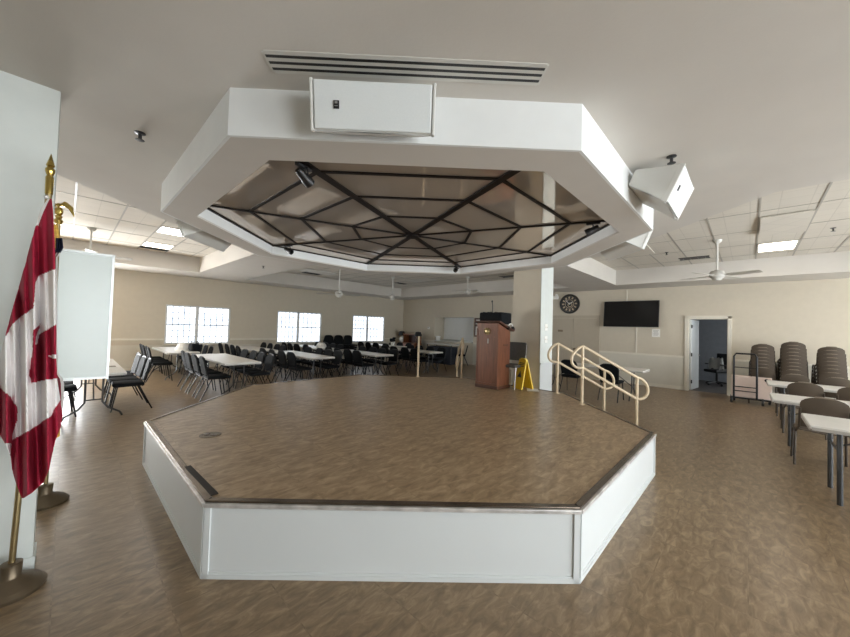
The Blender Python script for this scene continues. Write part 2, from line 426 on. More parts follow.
# wainscot, chair rail and baseboards
def strip(name, poly, z0, z1, m): return struct(MB().prism(poly, z0, z1, UVT).build(name, m))
k = 4
for a, c in ((VB, DOOR[0] - .09), (DOOR[1] + .09, .10), (1.86, HATCH[0] - .02), (HATCH[1] + .02, VL)):
    strip('trim_%d' % k, [(UR - .012, a), (UR, a), (UR, c), (UR - .012, c)], .1, .93, 'wain'); k += 1
    strip('trim_%d' % k, [(UR - .03, a), (UR, a), (UR, c), (UR - .03, c)], .93, .985, 'trimw'); k += 1
    strip('baseboard_back_%d' % k, [(UR - .02, a), (UR, a), (UR, c), (UR - .02, c)], 0, .1, 'trimw')
strip('trim_%d' % k, [(-3.1, VL - .012), (UR - .03, VL - .012), (UR - .03, VL), (-3.1, VL)], .1, .78, 'wain'); k += 1
for a, c in ((-3.1, WINS[0][0] - .02), (WINS[0][2] + .02, WINS[1][0] - .02), (WINS[1][2] + .02, WINS[2][0] - .02), (WINS[2][2] + .02, UR - .03)):
    strip('trim_%d' % k, [(a, VL - .03), (c, VL - .03), (c, VL), (a, VL)], .93, .98, 'trimw'); k += 1
strip('baseboard_left', [(-3.1, VL - .02), (UR - .03, VL - .02), (UR - .03, VL), (-3.1, VL)], 0, .1, 'trimw')
strip('baseboard_partition', [(UB, -.37), (-3.51, -.37), (-3.51, -.17), (UB, -.17)], 0, .09, 'white')

# door opening with its open leaf, and the office behind
d = bpy.data.objects.new('door_1', None); COL.objects.link(d); d.location = W(UR, (DOOR[0] + DOOR[1]) / 2, 0); d.rotation_euler = (0, 0, R45); d['kind'] = 'structure'
g = MB()
hw = (DOOR[1] - DOOR[0]) / 2
for y in (-hw - .035, hw + .035): g.box((-.015, y, DOOR[3] / 2 + .035), (.05, .08, DOOR[3] + .07))
g.box((-.015, 0, DOOR[3] + .04), (.05, 2 * hw + .15, .08))
for y in (-hw + .01, hw - .01): g.box((.07, y, DOOR[3] / 2), (.14, .02, DOOR[3]))
g.box((.07, 0, DOOR[3] - .01), (.14, 2 * hw, .02))
g.build('door_frame', 'trimw', d)
lf = MB().box((.42, 0, 1.03), (.84, .04, 2.04), bevel=.004).build('door_leaf', 'door', d, (.135, hw - .045, 0), math.radians(-7))
hb = MB()
hb.lathe([(.028, 0), (.028, .008), (.01, .012), (.01, .04)], (.77, -.02, 1.0), 12, RX(PI / 2)); hb.tube([(.77, -.06, 1.0), (.66, -.06, 1.0)], .009)
hb.build('door_handle', 'chrome', lf)
hg = MB()
for z in (.25, 1.03, 1.85): hg.box((0.0, -.03, z), (.03, .03, .1))
hg.build('hinge', 'gunm', lf)
OF = [(UR + .12, -5.2), (UR + .12, -.6), (12.4, -.6), (12.4, -5.2)]
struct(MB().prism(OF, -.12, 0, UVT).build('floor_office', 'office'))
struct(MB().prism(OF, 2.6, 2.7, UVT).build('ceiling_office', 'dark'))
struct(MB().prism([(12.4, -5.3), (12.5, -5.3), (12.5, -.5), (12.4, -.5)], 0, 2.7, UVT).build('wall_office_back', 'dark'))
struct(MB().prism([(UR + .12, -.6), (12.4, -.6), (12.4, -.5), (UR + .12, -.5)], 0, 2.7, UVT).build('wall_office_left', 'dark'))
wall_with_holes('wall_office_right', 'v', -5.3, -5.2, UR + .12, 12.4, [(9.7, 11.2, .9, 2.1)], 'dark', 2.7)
window(10, 9.7, 10.45, 11.2, -5.2, -1, .9, 2.1, 'paneo', cols=2, rows=3)  # unseen window, added to light the open door leaf
# double door under the clock
d = bpy.data.objects.new('door_2', None); COL.objects.link(d); d.location = W(UR, .97, 0); d.rotation_euler = (0, 0, R45); d['kind'] = 'structure'
g = MB()
for y in (-.83, .83): g.box((-.02, y, 1.06), (.04, .09, 2.12))
g.box((-.02, 0, 2.13), (.04, 1.75, .09)); g.build('door_frame', 'tand', d)
for s_ in (-1, 1):
    lf = MB().box((-.013, s_ * .393, 1.04), (.026, .778, 2.06), bevel=.003).build('door_leaf', 'tand', d)
    if s_ == -1:
        MB().lathe([(.03, 0), (.03, .01), (.012, .015), (.012, .04), (.03, .05), (.032, .07), (.0, .085)], (-.026, -.07, 1.0), 12, RY(-PI / 2)).build('door_knob', 'bronze', lf)
    else:
        MB().box((-.03, .45, 1.62), (.01, .17, .07)).build('plaque', 'bronze', lf)
# serving hatch
struct(MB().prism([(UR + .12, HATCH[0]), (9.75, HATCH[0]), (9.75, HATCH[0] - .05), (UR + .12, HATCH[0] - .05)], HATCH[2] - .05, HATCH[3] + .05, UVT).build('wall_hatch_right', 'wall'))
struct(MB().prism([(UR + .12, HATCH[1]), (9.75, HATCH[1]), (9.75, HATCH[1] + .05), (UR + .12, HATCH[1] + .05)], HATCH[2] - .05, HATCH[3] + .05, UVT).build('wall_hatch_left', 'wall'))
struct(MB().prism([(UR + .12, HATCH[0]), (9.75, HATCH[0]), (9.75, HATCH[1]), (UR + .12, HATCH[1])], HATCH[3], HATCH[3] + .05, UVT).build('trim_hatch', 'wall'))
h = thing('serving_shutter', 'pale closed shutter filling the kitchen serving hatch in the back wall', 'shutter', W(9.72, 6.46, .98), R45)
MB().box((0, 0, .565), (.03, 2.3, 1.12)).build('shutter_panel', 'shutter', h)
MB().box((-.02, 0, .03), (.03, 2.3, .06)).build('bottom_bar', 'alu', h)
o = MB().prism([(UR - .09, 5.31), (9.75, 5.31), (9.75, 7.61), (UR - .09, 7.61)], .951, .981, UVT).build('hatch_counter', 'counter')
tag(o, 'pale ledge along the sill of the kitchen serving hatch', 'counter')

# ------------------------------------------------------------------ stage
SX, SY, SA, SH = -.10, 5.0, 2.835, .463
st = thing('stage', 'low octagonal stage with brown vinyl top and white side panels', 'stage', (SX, SY, 0))
MB().prism(octo(SA - .05), .02, SH, None).build('stage_floor', 'stagefloor', st)
vt = octo(SA)
for i in range(8):
    p = Vector((*vt[i], 0)); q = Vector((*vt[(i + 1) % 8], 0)); mid = (p + q) / 2; dv = q - p; ang = math.atan2(dv.y, dv.x); L = dv.length
    rot = RZ(ang)
    def at_(x, y, z): return mid + rot @ Vector((x, y, z))
    MB().box(at_(0, .02, (SH - .03) / 2), (L - .02, .03, SH - .03), rot).build('side_panel', 'panel', st)
    g = MB().box(at_(0, .008, .014), (L, .03, .028), rot); g.box(at_(0, .010, .034), (L - .01, .022, .014), rot)
    g.build('base_trim', 'panel', st)
    for sx in (-1, 1): MB().box(at_(sx * (L / 2 - .022), .003, (SH - .03) / 2), (.036, .02, SH - .03), rot).build('corner_trim', 'panel', st)
    g = MB().box(at_(0, .024, SH + .001), (L - .005, .046, .012), rot, bevel=.005); g.build('edge_strip', 'nosing', st)
    g = MB().box(at_(0, -.006, SH - .017), (L - .003, .02, .026), rot, bevel=.004); g.build('edge_face', 'chrome' if i in (0, 1, 7) else 'nosing', st)
# side line of the floor and the round floor plate
g = MB(); a = Vector((-2.0, 3.05, 0)); 
cvr = tag(MB().box((0, 0, .004), (.62, .045, .008), bevel=.003).build('cable_cover', 'strip', None, (-1.49, 2.46, SH), math.radians(-43)), 'short dark cable cover lying near the front left stage edge', 'cable cover')
pl = thing('floor_outlet', 'round dark outlet plate set in the stage floor near its left edge', 'floor outlet', (-1.99, 3.42, SH))
MB().lathe([(.095, 0), (.095, .004), (.085, .006), (0, .006)], seg=28).build('plate', 'bronze', pl)
g = MB()
for x in (-.04, .04): g.box((x, 0, .007), (.05, .06, .003))
g.build('outlet_lid', 'nosing', pl)
# steps beside and behind the stage
def steps(name, label, X, Y, rz, w):
    t = thing(name, label, 'steps', (X, Y, 0), rz)
    for i in range(2):
        z = SH * (2 - i) / 3
        MB().box((.02 + .29 * i + .145, 0, z / 2), (.29, w, z)).build('tread', 'stagefloor', t)
        MB().box((.02 + .29 * (i + 1), 0, z - .012), (.02, w, .024), bevel=.004).build('tread_nosing', 'nosing', t)
steps('stage_steps', 'low steps between the cream rails on the right of the stage', SX + SA, 5.65, 0, .80)
steps('stage_steps', 'low steps between the two cream rails behind the stage', .565, SY + SA, PI / 2, .9)
# hand rails
def arc(c, r, a0, a1, n, fx):
    return [fx(c[0] + r * math.cos(a0 + (a1 - a0) * i / n), c[1] + r * math.sin(a0 + (a1 - a0) * i / n)) for i in range(n + 1)]
def handrail(label, X, Y, rz, group):
    t = thing('handrail', label, 'handrail', (X, Y, 0), rz, group)
    zt, run, drop, gap, r = SH + .905, .86, .46, .33, .021
    f = lambda x, z: (x, 0, z)
    sl = math.atan2(-drop, run); ux, uz = math.cos(sl), math.sin(sl); nx, nz = math.sin(sl), -math.cos(sl)   # downwards normal
    # two parallel rails closed by round ends
    U0 = Vector((0, zt)); U1 = Vector((run, zt - drop)); D = Vector((0, -gap))
    L0, L1 = U0 + D, U1 + D
    pts = [f(*U0), f(*U1)]
    ext = .06
    rad = gap / 2
    e = U1 + D / 2
    for i in range(1, 10):
        a = PI / 2 - PI * i / 10
        pts.append(f(e.x + rad * 1.05 * math.cos(a), e.y + rad * math.sin(a) - .03 * math.cos(a)))
    pts += [f(*L1), f(*L0)]
    e = U0 + D / 2
    for i in range(1, 10):
        a = -PI / 2 - PI * i / 10
        pts.append(f(e.x + rad * 1.05 * math.cos(a), e.y + rad * math.sin(a) - .05 * math.cos(a) * -1))
    MB().tube(pts, r, 10, closed=True).build('rail', 'rail', t, smooth=True)
    MB().tube([f(0, SH), f(0, zt)], r, 10).build('post', 'rail', t, smooth=True)
    MB().tube([f(run, 0), f(run, zt - drop)], r, 10).build('post', 'rail', t, smooth=True)
    for x, z in ((0, SH + .0075), (run, 0)):
        MB().lathe([(.045, z), (.045, z + .008), (.025, z + .014), (0.0, z + .014)], (x, 0, 0), 14).build('floor_flange', 'rail', t)
handrail('cream steel handrail farther back of the two beside the right steps, near the column', 2.56, 6.10, 0, 'stage handrails')
handrail('cream steel handrail nearer the camera beside the right steps', 2.58, 5.22, 0, 'stage handrails')
handrail('cream steel handrail standing alone at the back stage edge, left of the lectern', .06, 7.70, PI / 2, 'stage handrails')
handrail('cream steel handrail just left of the wooden lectern at the back edge', 1.04, 7.66, PI / 2, 'stage handrails')

# ------------------------------------------------------------------ canopy with the mirror
KX, KY, KA, KI, KB, KM = -.098, 4.745, 2.655, 2.355, 2.724, 2.875
cp = thing('ceiling_canopy', 'octagonal white canopy dropped from the ceiling above the stage, mirrored inside', 'canopy', (KX, KY, KB))
vo, vi = octo(KA), octo(KI)
for i in range(8):
    j = (i + 1) % 8
    a, b_ = vo[i], vo[j]
    sc = (KA - .02) / KA
    MB().prism([a, b_, (b_[0] * sc, b_[1] * sc), (a[0] * sc, a[1] * sc)], 0, ZS - KB, None).build('fascia', 'fascia', cp)
g = MB()
for i in range(8):
    j = (i + 1) % 8; sc = (KA - .02) / KA
    g.prism([(vo[i][0] * sc, vo[i][1] * sc), (vo[j][0] * sc, vo[j][1] * sc), vi[j], vi[i]], 0, .02)
g.build('underside', 'soffit', cp)
for i in range(8):
    j = (i + 1) % 8; sc = (KI + .02) / KI
    MB().prism([vi[i], vi[j], (vi[j][0] * sc, vi[j][1] * sc), (vi[i][0] * sc, vi[i][1] * sc)], .02, KM - KB + .03).build('inner_face', 'fascia', cp)
MB().prism(octo(KI + .01), KM - KB, KM - KB + .01).build('mirror', 'mirror', cp)
zz = KM - KB - .006
for i in range(8):
    j = (i + 1) % 8; p = Vector((*vi[i], zz)); q = Vector((*vi[j], zz)); dv = q - p
    MB().box((p + q) / 2 * 1 + Vector((0, 0, 0)), (dv.length, .07, .012), RZ(math.atan2(dv.y, dv.x))).build('edge_strip', 'strip', cp)
    a = math.atan2(vi[i][1], vi[i][0]); L = math.hypot(*vi[i])
    w = .075 if ORDER[i] in 'AEHD' else .042
    MB().box(Vector((math.cos(a) * L / 2, math.sin(a) * L / 2, zz - .004)), (L, w, .012), RZ(a)).build('radial_strip', 'strip', cp)
for R_ in (.84, 1.47, 2.035):
    g = MB(); vs = [(R_ * math.cos(PI / 8 + PI / 4 * i), R_ * math.sin(PI / 8 + PI / 4 * i)) for i in range(8)]
    for i in range(8):
        p = Vector((*vs[i], zz)); q = Vector((*vs[(i + 1) % 8], zz)); dv = q - p
        g.box((p + q) / 2, (dv.length, .036, .010), RZ(math.atan2(dv.y, dv.x)))
    g.build('ring_strip', 'strip', cp)
MB().lathe([(.09, zz - .03), (.09, zz)], seg=16).build('hub_boss', 'strip', cp)
# stage spot lights hanging inside the canopy
def spot(label, x, y, aim):
    t = thing('spotlight', label, 'spotlight', (KX + x, KY + y, KM), aim, 'black spotlights inside the canopy')
    MB().box((0, 0, -.018), (.15, .045, .03), bevel=.006).build('mount', 'black', t)
    g = MB(); g.tube([(0, -.048, -.09), (0, -.048, -.033), (0, .048, -.033), (0, .048, -.09)], .006, 6); g.build('yoke', 'black', t)
    T = RY(PI / 2 + math.radians(25))
    MB().lathe([(.0, -.07), (.028, -.066), (.036, -.04), (.036, .015), (.044, .03), (.044, .085), (.036, .085), (.024, .04), (0, .04)], (0, 0, -.095), 16, T).build('lamp_can', 'black', t, smooth=True)
spot('black spotlight at the front left corner inside the canopy, nearest the camera', -.86, -1.99, 1.1)
spot('black spotlight at the left rear corner of the canopy opening', -2.05, .86, -.4)
spot('black spotlight hanging in the back of the canopy opening, right of centre', .86, 2.1, -1.9)
spot('black spotlight at the right corner inside the canopy', 2.12, -.85, 2.6)
# loudspeakers on the canopy
def loudspeaker(label, x, y, z, rz, tilt, w=.70, h=.285, dpt=.30, rear=.75, pole=.12, side=.36):
    """origin at the middle of the front; local x points away from the canopy"""
    t = thing('loudspeaker', label, 'loudspeaker', (x, y, z), rz, 'white loudspeakers on the canopy')
    R_ = RY(tilt)
    g = MB()
    vs = g._v([R_ @ Vector(p) for p in ((0, -w / 2, -h / 2), (0, w / 2, -h / 2), (0, w / 2, h / 2), (0, -w / 2, h / 2),
                                        (-dpt, -w * side, -h / 2 * rear), (-dpt, w * side, -h / 2 * rear), (-dpt, w * side, h / 2 * rear), (-dpt, -w * side, h / 2 * rear))])
    for q in ((0, 1, 2, 3), (4, 5, 6, 7), (0, 1, 5, 4), (2, 3, 7, 6), (1, 2, 6, 5), (0, 3, 7, 4)): g.face([vs[i] for i in q])
    bmesh.ops.bevel(g.bm, geom=list(g.bm.edges), offset=.006, segments=2, affect='EDGES')
    g.build('cabinet', 'spkb', t)
    gr = MB().box(R_ @ Vector((.008, 0, 0)), (.016, w - .04, h - .02), R_, bevel=.006).build('grille', 'spk', t)
    MB().box(R_ @ Vector((.018, -w * .29, .0)), (.006, .032, .042), R_).build('badge', 'black', gr)
    MB().box(R_ @ Vector((.0225, -w * .29, .01)), (.003, .015, .012), R_).build('badge_mark', 'ink', gr)
    MB().box(R_ @ Vector((.0225, -w * .29, -.007)), (.003, .018, .004), R_).build('badge_mark', 'ink', gr)
    e = R_ @ Vector((-dpt * .92, 0, 0))
    MB().tube([e, e + Vector((-pole, 0, .01))], .03, 8).build('bracket_arm', 'spkb', t)
    MB().box(e + Vector((-pole, 0, .01)), (.025, .12, .12)).build('bracket_plate', 'spkb', t)
    for s_ in (-1, 1): MB().box(R_ @ Vector((-.006, s_ * (w / 2 - .006), 0)), (.04, .016, h), R_, bevel=.004).build('end_cap', 'spkb', t)
loudspeaker('white loudspeaker mounted on the front face of the canopy, nearest the camera', -.285, 1.90, 2.815, -PI / 2, math.radians(13), h=.27, dpt=.15, pole=.03)
ef = Vector((KX, KY, 0)) + Vector((OCT['E'][0] + OCT['F'][0], OCT['E'][1] + OCT['F'][1], 0)) * KA / 2
nrm_ = Vector((Q, -Q, 0)); tng = Vector((Q, Q, 0))
p = ef + tng * .30 + nrm_ * .33
loudspeaker('white loudspeaker tilted out from the right front side of the canopy', p.x, p.y, 2.795, -PI / 4, math.radians(24), w=.60, h=.30, dpt=.33, rear=.45, pole=.06, side=.47)
loudspeaker('white loudspeaker half hidden beyond the right side of the canopy', KX + KA + .37, 4.66, 2.80, 0, math.radians(24), w=.78, dpt=.30, pole=.05)
loudspeaker('white loudspeaker half hidden beyond the left side of the canopy', KX - KA - .37, 4.92, 2.80, PI, math.radians(24), w=.92, dpt=.30, pole=.05)
# slot vent in the ceiling near the camera
t = thing('slot_vent', 'long white slot vent with three black slots in the ceiling above the front loudspeaker', 'air vent', (-.10, 1.865, ZS))
g = MB()
for y in (-.068, -.023, .023, .068): g.box((0, y, -.002), (1.52, .028, .004))
for x in (-.765, .765): g.box((x, 0, -.002), (.014, .148, .004))
g.build('frame', 'fan', t)
g = MB()
for y in (-.0455, 0, .0455): g.box((0, y, -.003), (1.52, .018, .005))
g.build('slot', 'black', t)
# sprinklers
def sprinkler(u, v, z, label):
    x, y, _ = W(u, v)
    t = thing('sprinkler', label, 'sprinkler', (x, y, z), 0, 'ceiling sprinklers')
    MB().lathe([(.035, 0), (.035, -.006), (.015, -.010), (0, -.010)], seg=16).build('escutcheon', 'gunm', t)
    MB().lathe([(.012, -.014), (.012, -.045), (.004, -.05), (.03, -.055), (.03, -.058), (0, -.06)], seg=12).build('nozzle', 'gunm', t)
sprinkler(-3.1, -.14, ZS, 'small dark sprinkler in the ceiling left of the canopy')
sprinkler(-.12, -3.11, ZS, 'small dark sprinkler in the ceiling above the right front loudspeaker')
sprinkler(-.05, 5.4, ZS, 'small sprinkler in the ceiling beam left of the middle tray')
sprinkler(5.36, -4.58, ZT, 'sprinkler among the tiles right of the lit right lamp')
sprinkler(5.9, -2.2, ZT, 'sprinkler among the tiles left of the right ceiling fan')
# ceiling fixtures
def troffer(label, u0, u1, v0, v1, m):
    t = thing('ceiling_light', label, 'ceiling light', W((u0 + u1) / 2, (v0 + v1) / 2, ZT), R45, 'fluorescent lights in the tile ceiling')
    a, c = u1 - u0, v1 - v0
    g = MB()
    for y in (-c / 2 + .012, c / 2 - .012): g.box((0, y, -.008), (a, .024, .016))
    for x in (-a / 2 + .012, a / 2 - .012): g.box((x, 0, -.008), (.024, c, .016))
    g.build('frame', 'fan', t)
    MB().box((0, 0, -.006), (a - .045, c - .045, .006)).build('diffuser', m, t)
troffer('lit warm ceiling light above the right-hand tables', 6.02, 6.92, -4.25, -3.68, 'lamp')
troffer('lit white ceiling light in the left tray nearer the canopy', -2.22, -1.63, 4.95, 5.62, 'lampw')
troffer('lit warm ceiling light in the left tray farther from the canopy', -2.22, -1.63, 6.95, 7.62, 'lamp')
troffer('unlit ceiling light in the middle tray by the window side', 2.1, 3.3, 7.3, 7.9, 'off')
troffer('unlit ceiling light in the middle tray nearer the kitchen', 5.9, 6.5, 5.3, 6.5, 'off')
def vent(label, u, v, a, c):
    t = thing('air_vent', label, 'air vent', W(u, v, ZT), R45, 'dark air vents in the tile ceiling')
    MB().box((0, 0, -.004), (a, c, .006)).build('opening', 'black', t)
    g = MB()
    for i in range(4): g.box((0, -c / 2 + c * (i + .5) / 4, -.011), (a, .012, .012), RX(.6))
    for x in (-a / 2, a / 2): g.box((x, 0, -.01), (.02, c + .02, .014))
    g.build('louvre', 'gunm', t)
vent('dark air vent in the tiles left of the right ceiling fan', 6.9, -2.6, .25, .56)
vent('dark air vent beside the farther lit light of the left tray', -1.93, 7.85, .58, .22)
vent('dark air vent in the middle tray beside the unlit lamp near the windows', 2.7, 8.15, .6, .22)
vent('dark air vent in the middle tray above the lectern', 7.1, 2.5, .3, .6)
vent('dark air vent at the far end of the middle tray', 6.4, 7.3, .5, .22)
# sagging tiles
for lab, u, v, tl in (('slightly sagging ceiling tile in the right tray, toward the canopy from the lit lamp', 4.5, -3.97, .06), ('slightly sagging ceiling tile in the right tray left of the fan', 5.0, -1.75, .06)):
    o = MB().box((0, 0, -.026), (1.17, .56, .016), RY(tl * .5)).build('ceiling_tile', 'tile', None, W(u, v, ZT - .01), R45)
    tag(o, lab, 'ceiling tile', 'sagging ceiling tiles')
# ceiling fans
def ceiling_fan(label, u, v, hub, rz, proto=[None]):
    if proto[0] is not None and abs(proto[0]['hub'] - hub) < 1e-3:
        return copy_thing(proto[0], W(u, v, ZT), rz, label)
    t = thing('ceiling_fan', label, 'ceiling fan', W(u, v, ZT), rz, 'white ceiling fans'); t['hub'] = hub
    L = hub - ZT
    MB().lathe([(.075, 0), (.07, -.03), (.03, -.07), (.02, -.07)], seg=18).build('ceiling_cap', 'fan', t, smooth=True)
    MB().tube([(0, 0, -.05), (0, 0, L + .08)], .017, 10).build('down_rod', 'fan', t, smooth=True)
    MB().lathe([(.03, L + .11), (.1, L + .085), (.125, L + .04), (.12, L - .02), (.08, L - .05), (.06, L - .09), (.0, L - .1)], seg=22).build('motor', 'fan', t, smooth=True)
    for k_ in range(4):
        T = RZ(PI / 2 * k_)
        P = lambda i, j: T @ Vector((.17 + .50 * i / 8, (-.5 + j) * (.11 + .045 * i / 8) * (1 if i < 8 else .75), L + .0 - .03 * (j - .5)))
        bl = MB().sheet(lambda i, j: P(i, j), 8, 1, .008).build('blade', 'blade', t)
        MB().box(T @ Vector((.14, 0, L + .0)), (.14, .04, .01), T).build('blade_arm', 'fan', bl)
    return t
ceiling_fan('white ceiling fan above the tables at the right', 5.23, -3.11, 2.76, .35)
ceiling_fan('white ceiling fan partly hidden behind the whiteboard at left', -3.16, 6.44, 2.90, .75)
ceiling_fan('white ceiling fan in front of the middle windows', 2.48, 5.88, 2.55, .2)
ceiling_fan('white ceiling fan near the far corner of the room', 4.99, 6.2, 2.68, .5)
ceiling_fan('white ceiling fan left of the column above the lectern', 6.49, 3.81, 2.92, .4)

# ------------------------------------------------------------------ column behind the stage
c = thing('column', 'beige column at the back right stage edge, lit right face painted white', 'column', W(2.905, -.63, 0), 0)
g = MB(); g.prism([(0, 0), (.52, 0), (.52, .60), (0, .60)], 0, ZS, lambda u, v, z: Vector(((u - v) * Q, (u + v) * Q, z)))
g.build('shaft', 'wall', c)
g = MB(); g.prism([(-.012, -.012), (.532, -.012), (.532, 0), (-.012, 0)], 0, ZS, lambda u, v, z: Vector(((u - v) * Q, (u + v) * Q, z)))
g.build('lit_face', 'white', c)  # white skin paints in the light that this face catches
g = MB(); g.prism([(-.012, -.02), (.54, -.02), (.54, -.012), (-.012, -.012)], SH - .46, .93, lambda u, v, z: Vector(((u - v) * Q, (u + v) * Q, z)))
g.prism([(-.02, -.035), (.55, -.035), (.55, -.012), (-.02, -.012)], .93, .97, lambda u, v, z: Vector(((u - v) * Q, (u + v) * Q, z)))
g.build('wainscot', 'panel', c)
for i, z in enumerate((1.66, 1.42)):
    o = thing('light_switch', 'white light switch on the column, %s of two' % ('upper', 'lower')[i], 'light switch', W(3.13, -.642, z), R45, 'switches on the column')
    MB().box((0, -.005, 0), (.12, .01, .13), bevel=.003).build('plate', 'paper', o)
    g = MB()
    for x in (-.03, .03): g.box((x, -.013, 0), (.012, .01, .025))
    g.build('toggle', 'trimw', o)

# ------------------------------------------------------------------ lectern and what is on it
LX, LY = W(2.34, .06)[:2]
lc = thing('lectern', 'tall cherry wood lectern with a gold crest standing at the back of the stage', 'lectern', (LX, LY, SH), R45)
# local x = away from the audience side, y = along v
MB().prism([(-.22, -.235), (.22, -.235), (.22, .235), (-.22, .235)], .06, 1.0).build('body', 'lect', lc)
g = MB()
pr = [(-.22, 1.0), (.22, 1.0), (.22, 1.10), (-.22, 1.24)]
a = [Vector((x, -.235, z)) for x, z in pr]; b2 = [Vector((x, .235, z)) for x, z in pr]
va, vb = g._v(a), g._v(b2)
for i in range(4): g.face([va[i], va[(i + 1) % 4], vb[(i + 1) % 4], vb[i]])
g.face(va); g.face(vb)
g.build('upper_body', 'lect', lc)
g = MB().box((0, 0, .03), (.47, .50, .06), bevel=.008); g.build('plinth', 'lectd', lc)
MB().box((.02, 0, 1.19), (.56, .58, .03), RY(math.atan2(.14, .44)), bevel=.006).build('slanted_top', 'lectd', lc)
MB().box((.30, 0, 1.135), (.03, .58, .05), RY(math.atan2(.14, .44)), bevel=.006).build('book_ledge', 'lectd', lc)
g = MB()
for y in (-.225, .225): g.box((-.225, y, .6), (.012, .03, 1.08))
for z in (.98, .09): g.box((-.225, 0, z), (.012, .46, .03))
g.build('front_moulding', 'lect', lc)
cr_ = MB()
cr_.lathe([(.0, .0), (.055, .0), (.055, .008), (.045, .016), (.0, .02)], (-.232, .0, 1.08), 20, RY(-PI / 2))
cr_.tube([(-.24, .085 * math.cos(a_) , 1.08 + .075 * math.sin(a_)) for a_ in [PI * .2 + 2 * PI * i / 24 * .9 for i in range(25)]], .011, 6)
for a_ in (.4, 1.1, 1.8, 2.5, 3.3, 4.0, 4.7): cr_.ball((-.243, .09 * math.cos(a_), 1.08 + .082 * math.sin(a_)), .016, (.5, 1, 1.2), 8)
bmesh.ops.scale(cr_.bm, vec=(1, .72, .72), verts=cr_.bm.verts, space=Matrix.Translation((0, 0, -1.09)))
e_ = cr_.build('crest', 'goldp', lc); 
MB().box((-.227, -.02, .90), (.006, .016, .09)).build('hanging_tag', 'paper', lc)
MB().box((.06, -.236, .83), (.16, .008, .03)).build('side_handle', 'lectd', lc)
bag = thing('equipment_case', 'black equipment case lying on top of the lectern', 'case', (LX, LY, SH + 1.22), R45)
MB().box((.0, -.03, .12), (.38, .50, .22), bevel=.025).build('case_body', 'blackf', bag)
g = MB()
for i in range(9): g.ball((-.05 + .02 * (i % 3), -.10 + .045 * i, .22 + .008 * (i % 2)), .035, (1, 1, .6), 8)
g.build('folded_flap', 'blackf', bag)
mic = thing('microphone', 'thin black gooseneck microphone rising from the lectern top', 'microphone', (LX - .03, LY + .02, SH + 1.42), R45)
MB().tube([(0, 0, 0), (0, 0, .18), (.0, .01, .24)], .008, 8).build('gooseneck', 'black', mic)
MB().ball((0, .012, .255), .016, (1, 1, 1.5)).build('head', 'black', mic)
hp = W(2.50, -.215)
cb = thing('headphones', 'black headphones with a white band hung at the right of the lectern top', 'headphones', (hp.x, hp.y, SH + 1.125), R45)
MB().tube([(.09 * math.cos(a_), 0, .03 + .09 * math.sin(a_)) for a_ in [PI * .05 + PI * .9 * i / 14 for i in range(15)]], .009, 8).build('headband', 'paper', cb)
for s_ in (-1, 1): MB().ball((s_ * .085, 0, .035), .038, (.6, 1, 1)).build('ear_cup', 'black', cb)

# ------------------------------------------------------------------ chairs
def rounded(w, h0, h1, r, n=6, taper=0.0):
    """outline of a back rest in (y,z), rounded on top"""
    pts = [(-w / 2 + taper, h0), (w / 2 - taper, h0)]
    for i in range(n + 1):
        a = PI / 2 * i / n; pts.append((w / 2 - r + r * math.cos(a), h1 - r + r * math.sin(a)))
    for i in range(n + 1):
        a = PI / 2 + PI / 2 * i / n; pts.append((-w / 2 + r + r * math.cos(a), h1 - r + r * math.sin(a)))
    return pts
def banquet_chair(label, fab='blackf', met='blackm', kind='chair', group=None):
    t = thing('banquet_chair', label, kind, (0, 0, 0), 0, group)
    MB().box((.02, 0, .445), (.42, .43, .055), bevel=.022, seg=3).build('seat', fab, t, smooth=True)
    g = MB(); o_ = rounded(.40, .50, .855, .13, 6, .02)
    tl = lambda y, z, x: Vector((-.185 - (z - .46) * .22 + x, y, z))
    g.prism(o_, -.02, .02, lambda y, z, x: tl(y, z, x))
    g.build('backrest', fab, t)
    o2 = [(y * 1.04, z + .008 if z > .55 else z) for y, z in rounded(.40, .44, .855, .13, 6, .02)[1:]]
    o2 = o2 + [(-.19, .44)]
    MB().tube([tl(y, z, -.0) for y, z in o2], .011, 6).build('back_frame', met, t)
    g = MB()
    for y in (-.19, .19): g.tube([(-.19, y, .425), (.2, y, .415)], .011, 6)
    for x in (-.17, .2): g.tube([(x, -.19, .415), (x, .19, .415)], .011, 6)
    g.build('seat_frame', met, t)
    for y in (-1, 1):
        MB().tube([(.16, y * .19, .42), (.23, y * .205, .0)], .0115, 6).build('leg', met, t)
        MB().tube([(-.12, y * .19, .42), (-.31, y * .205, .0)], .0115, 6).build('leg', met, t)
    return t
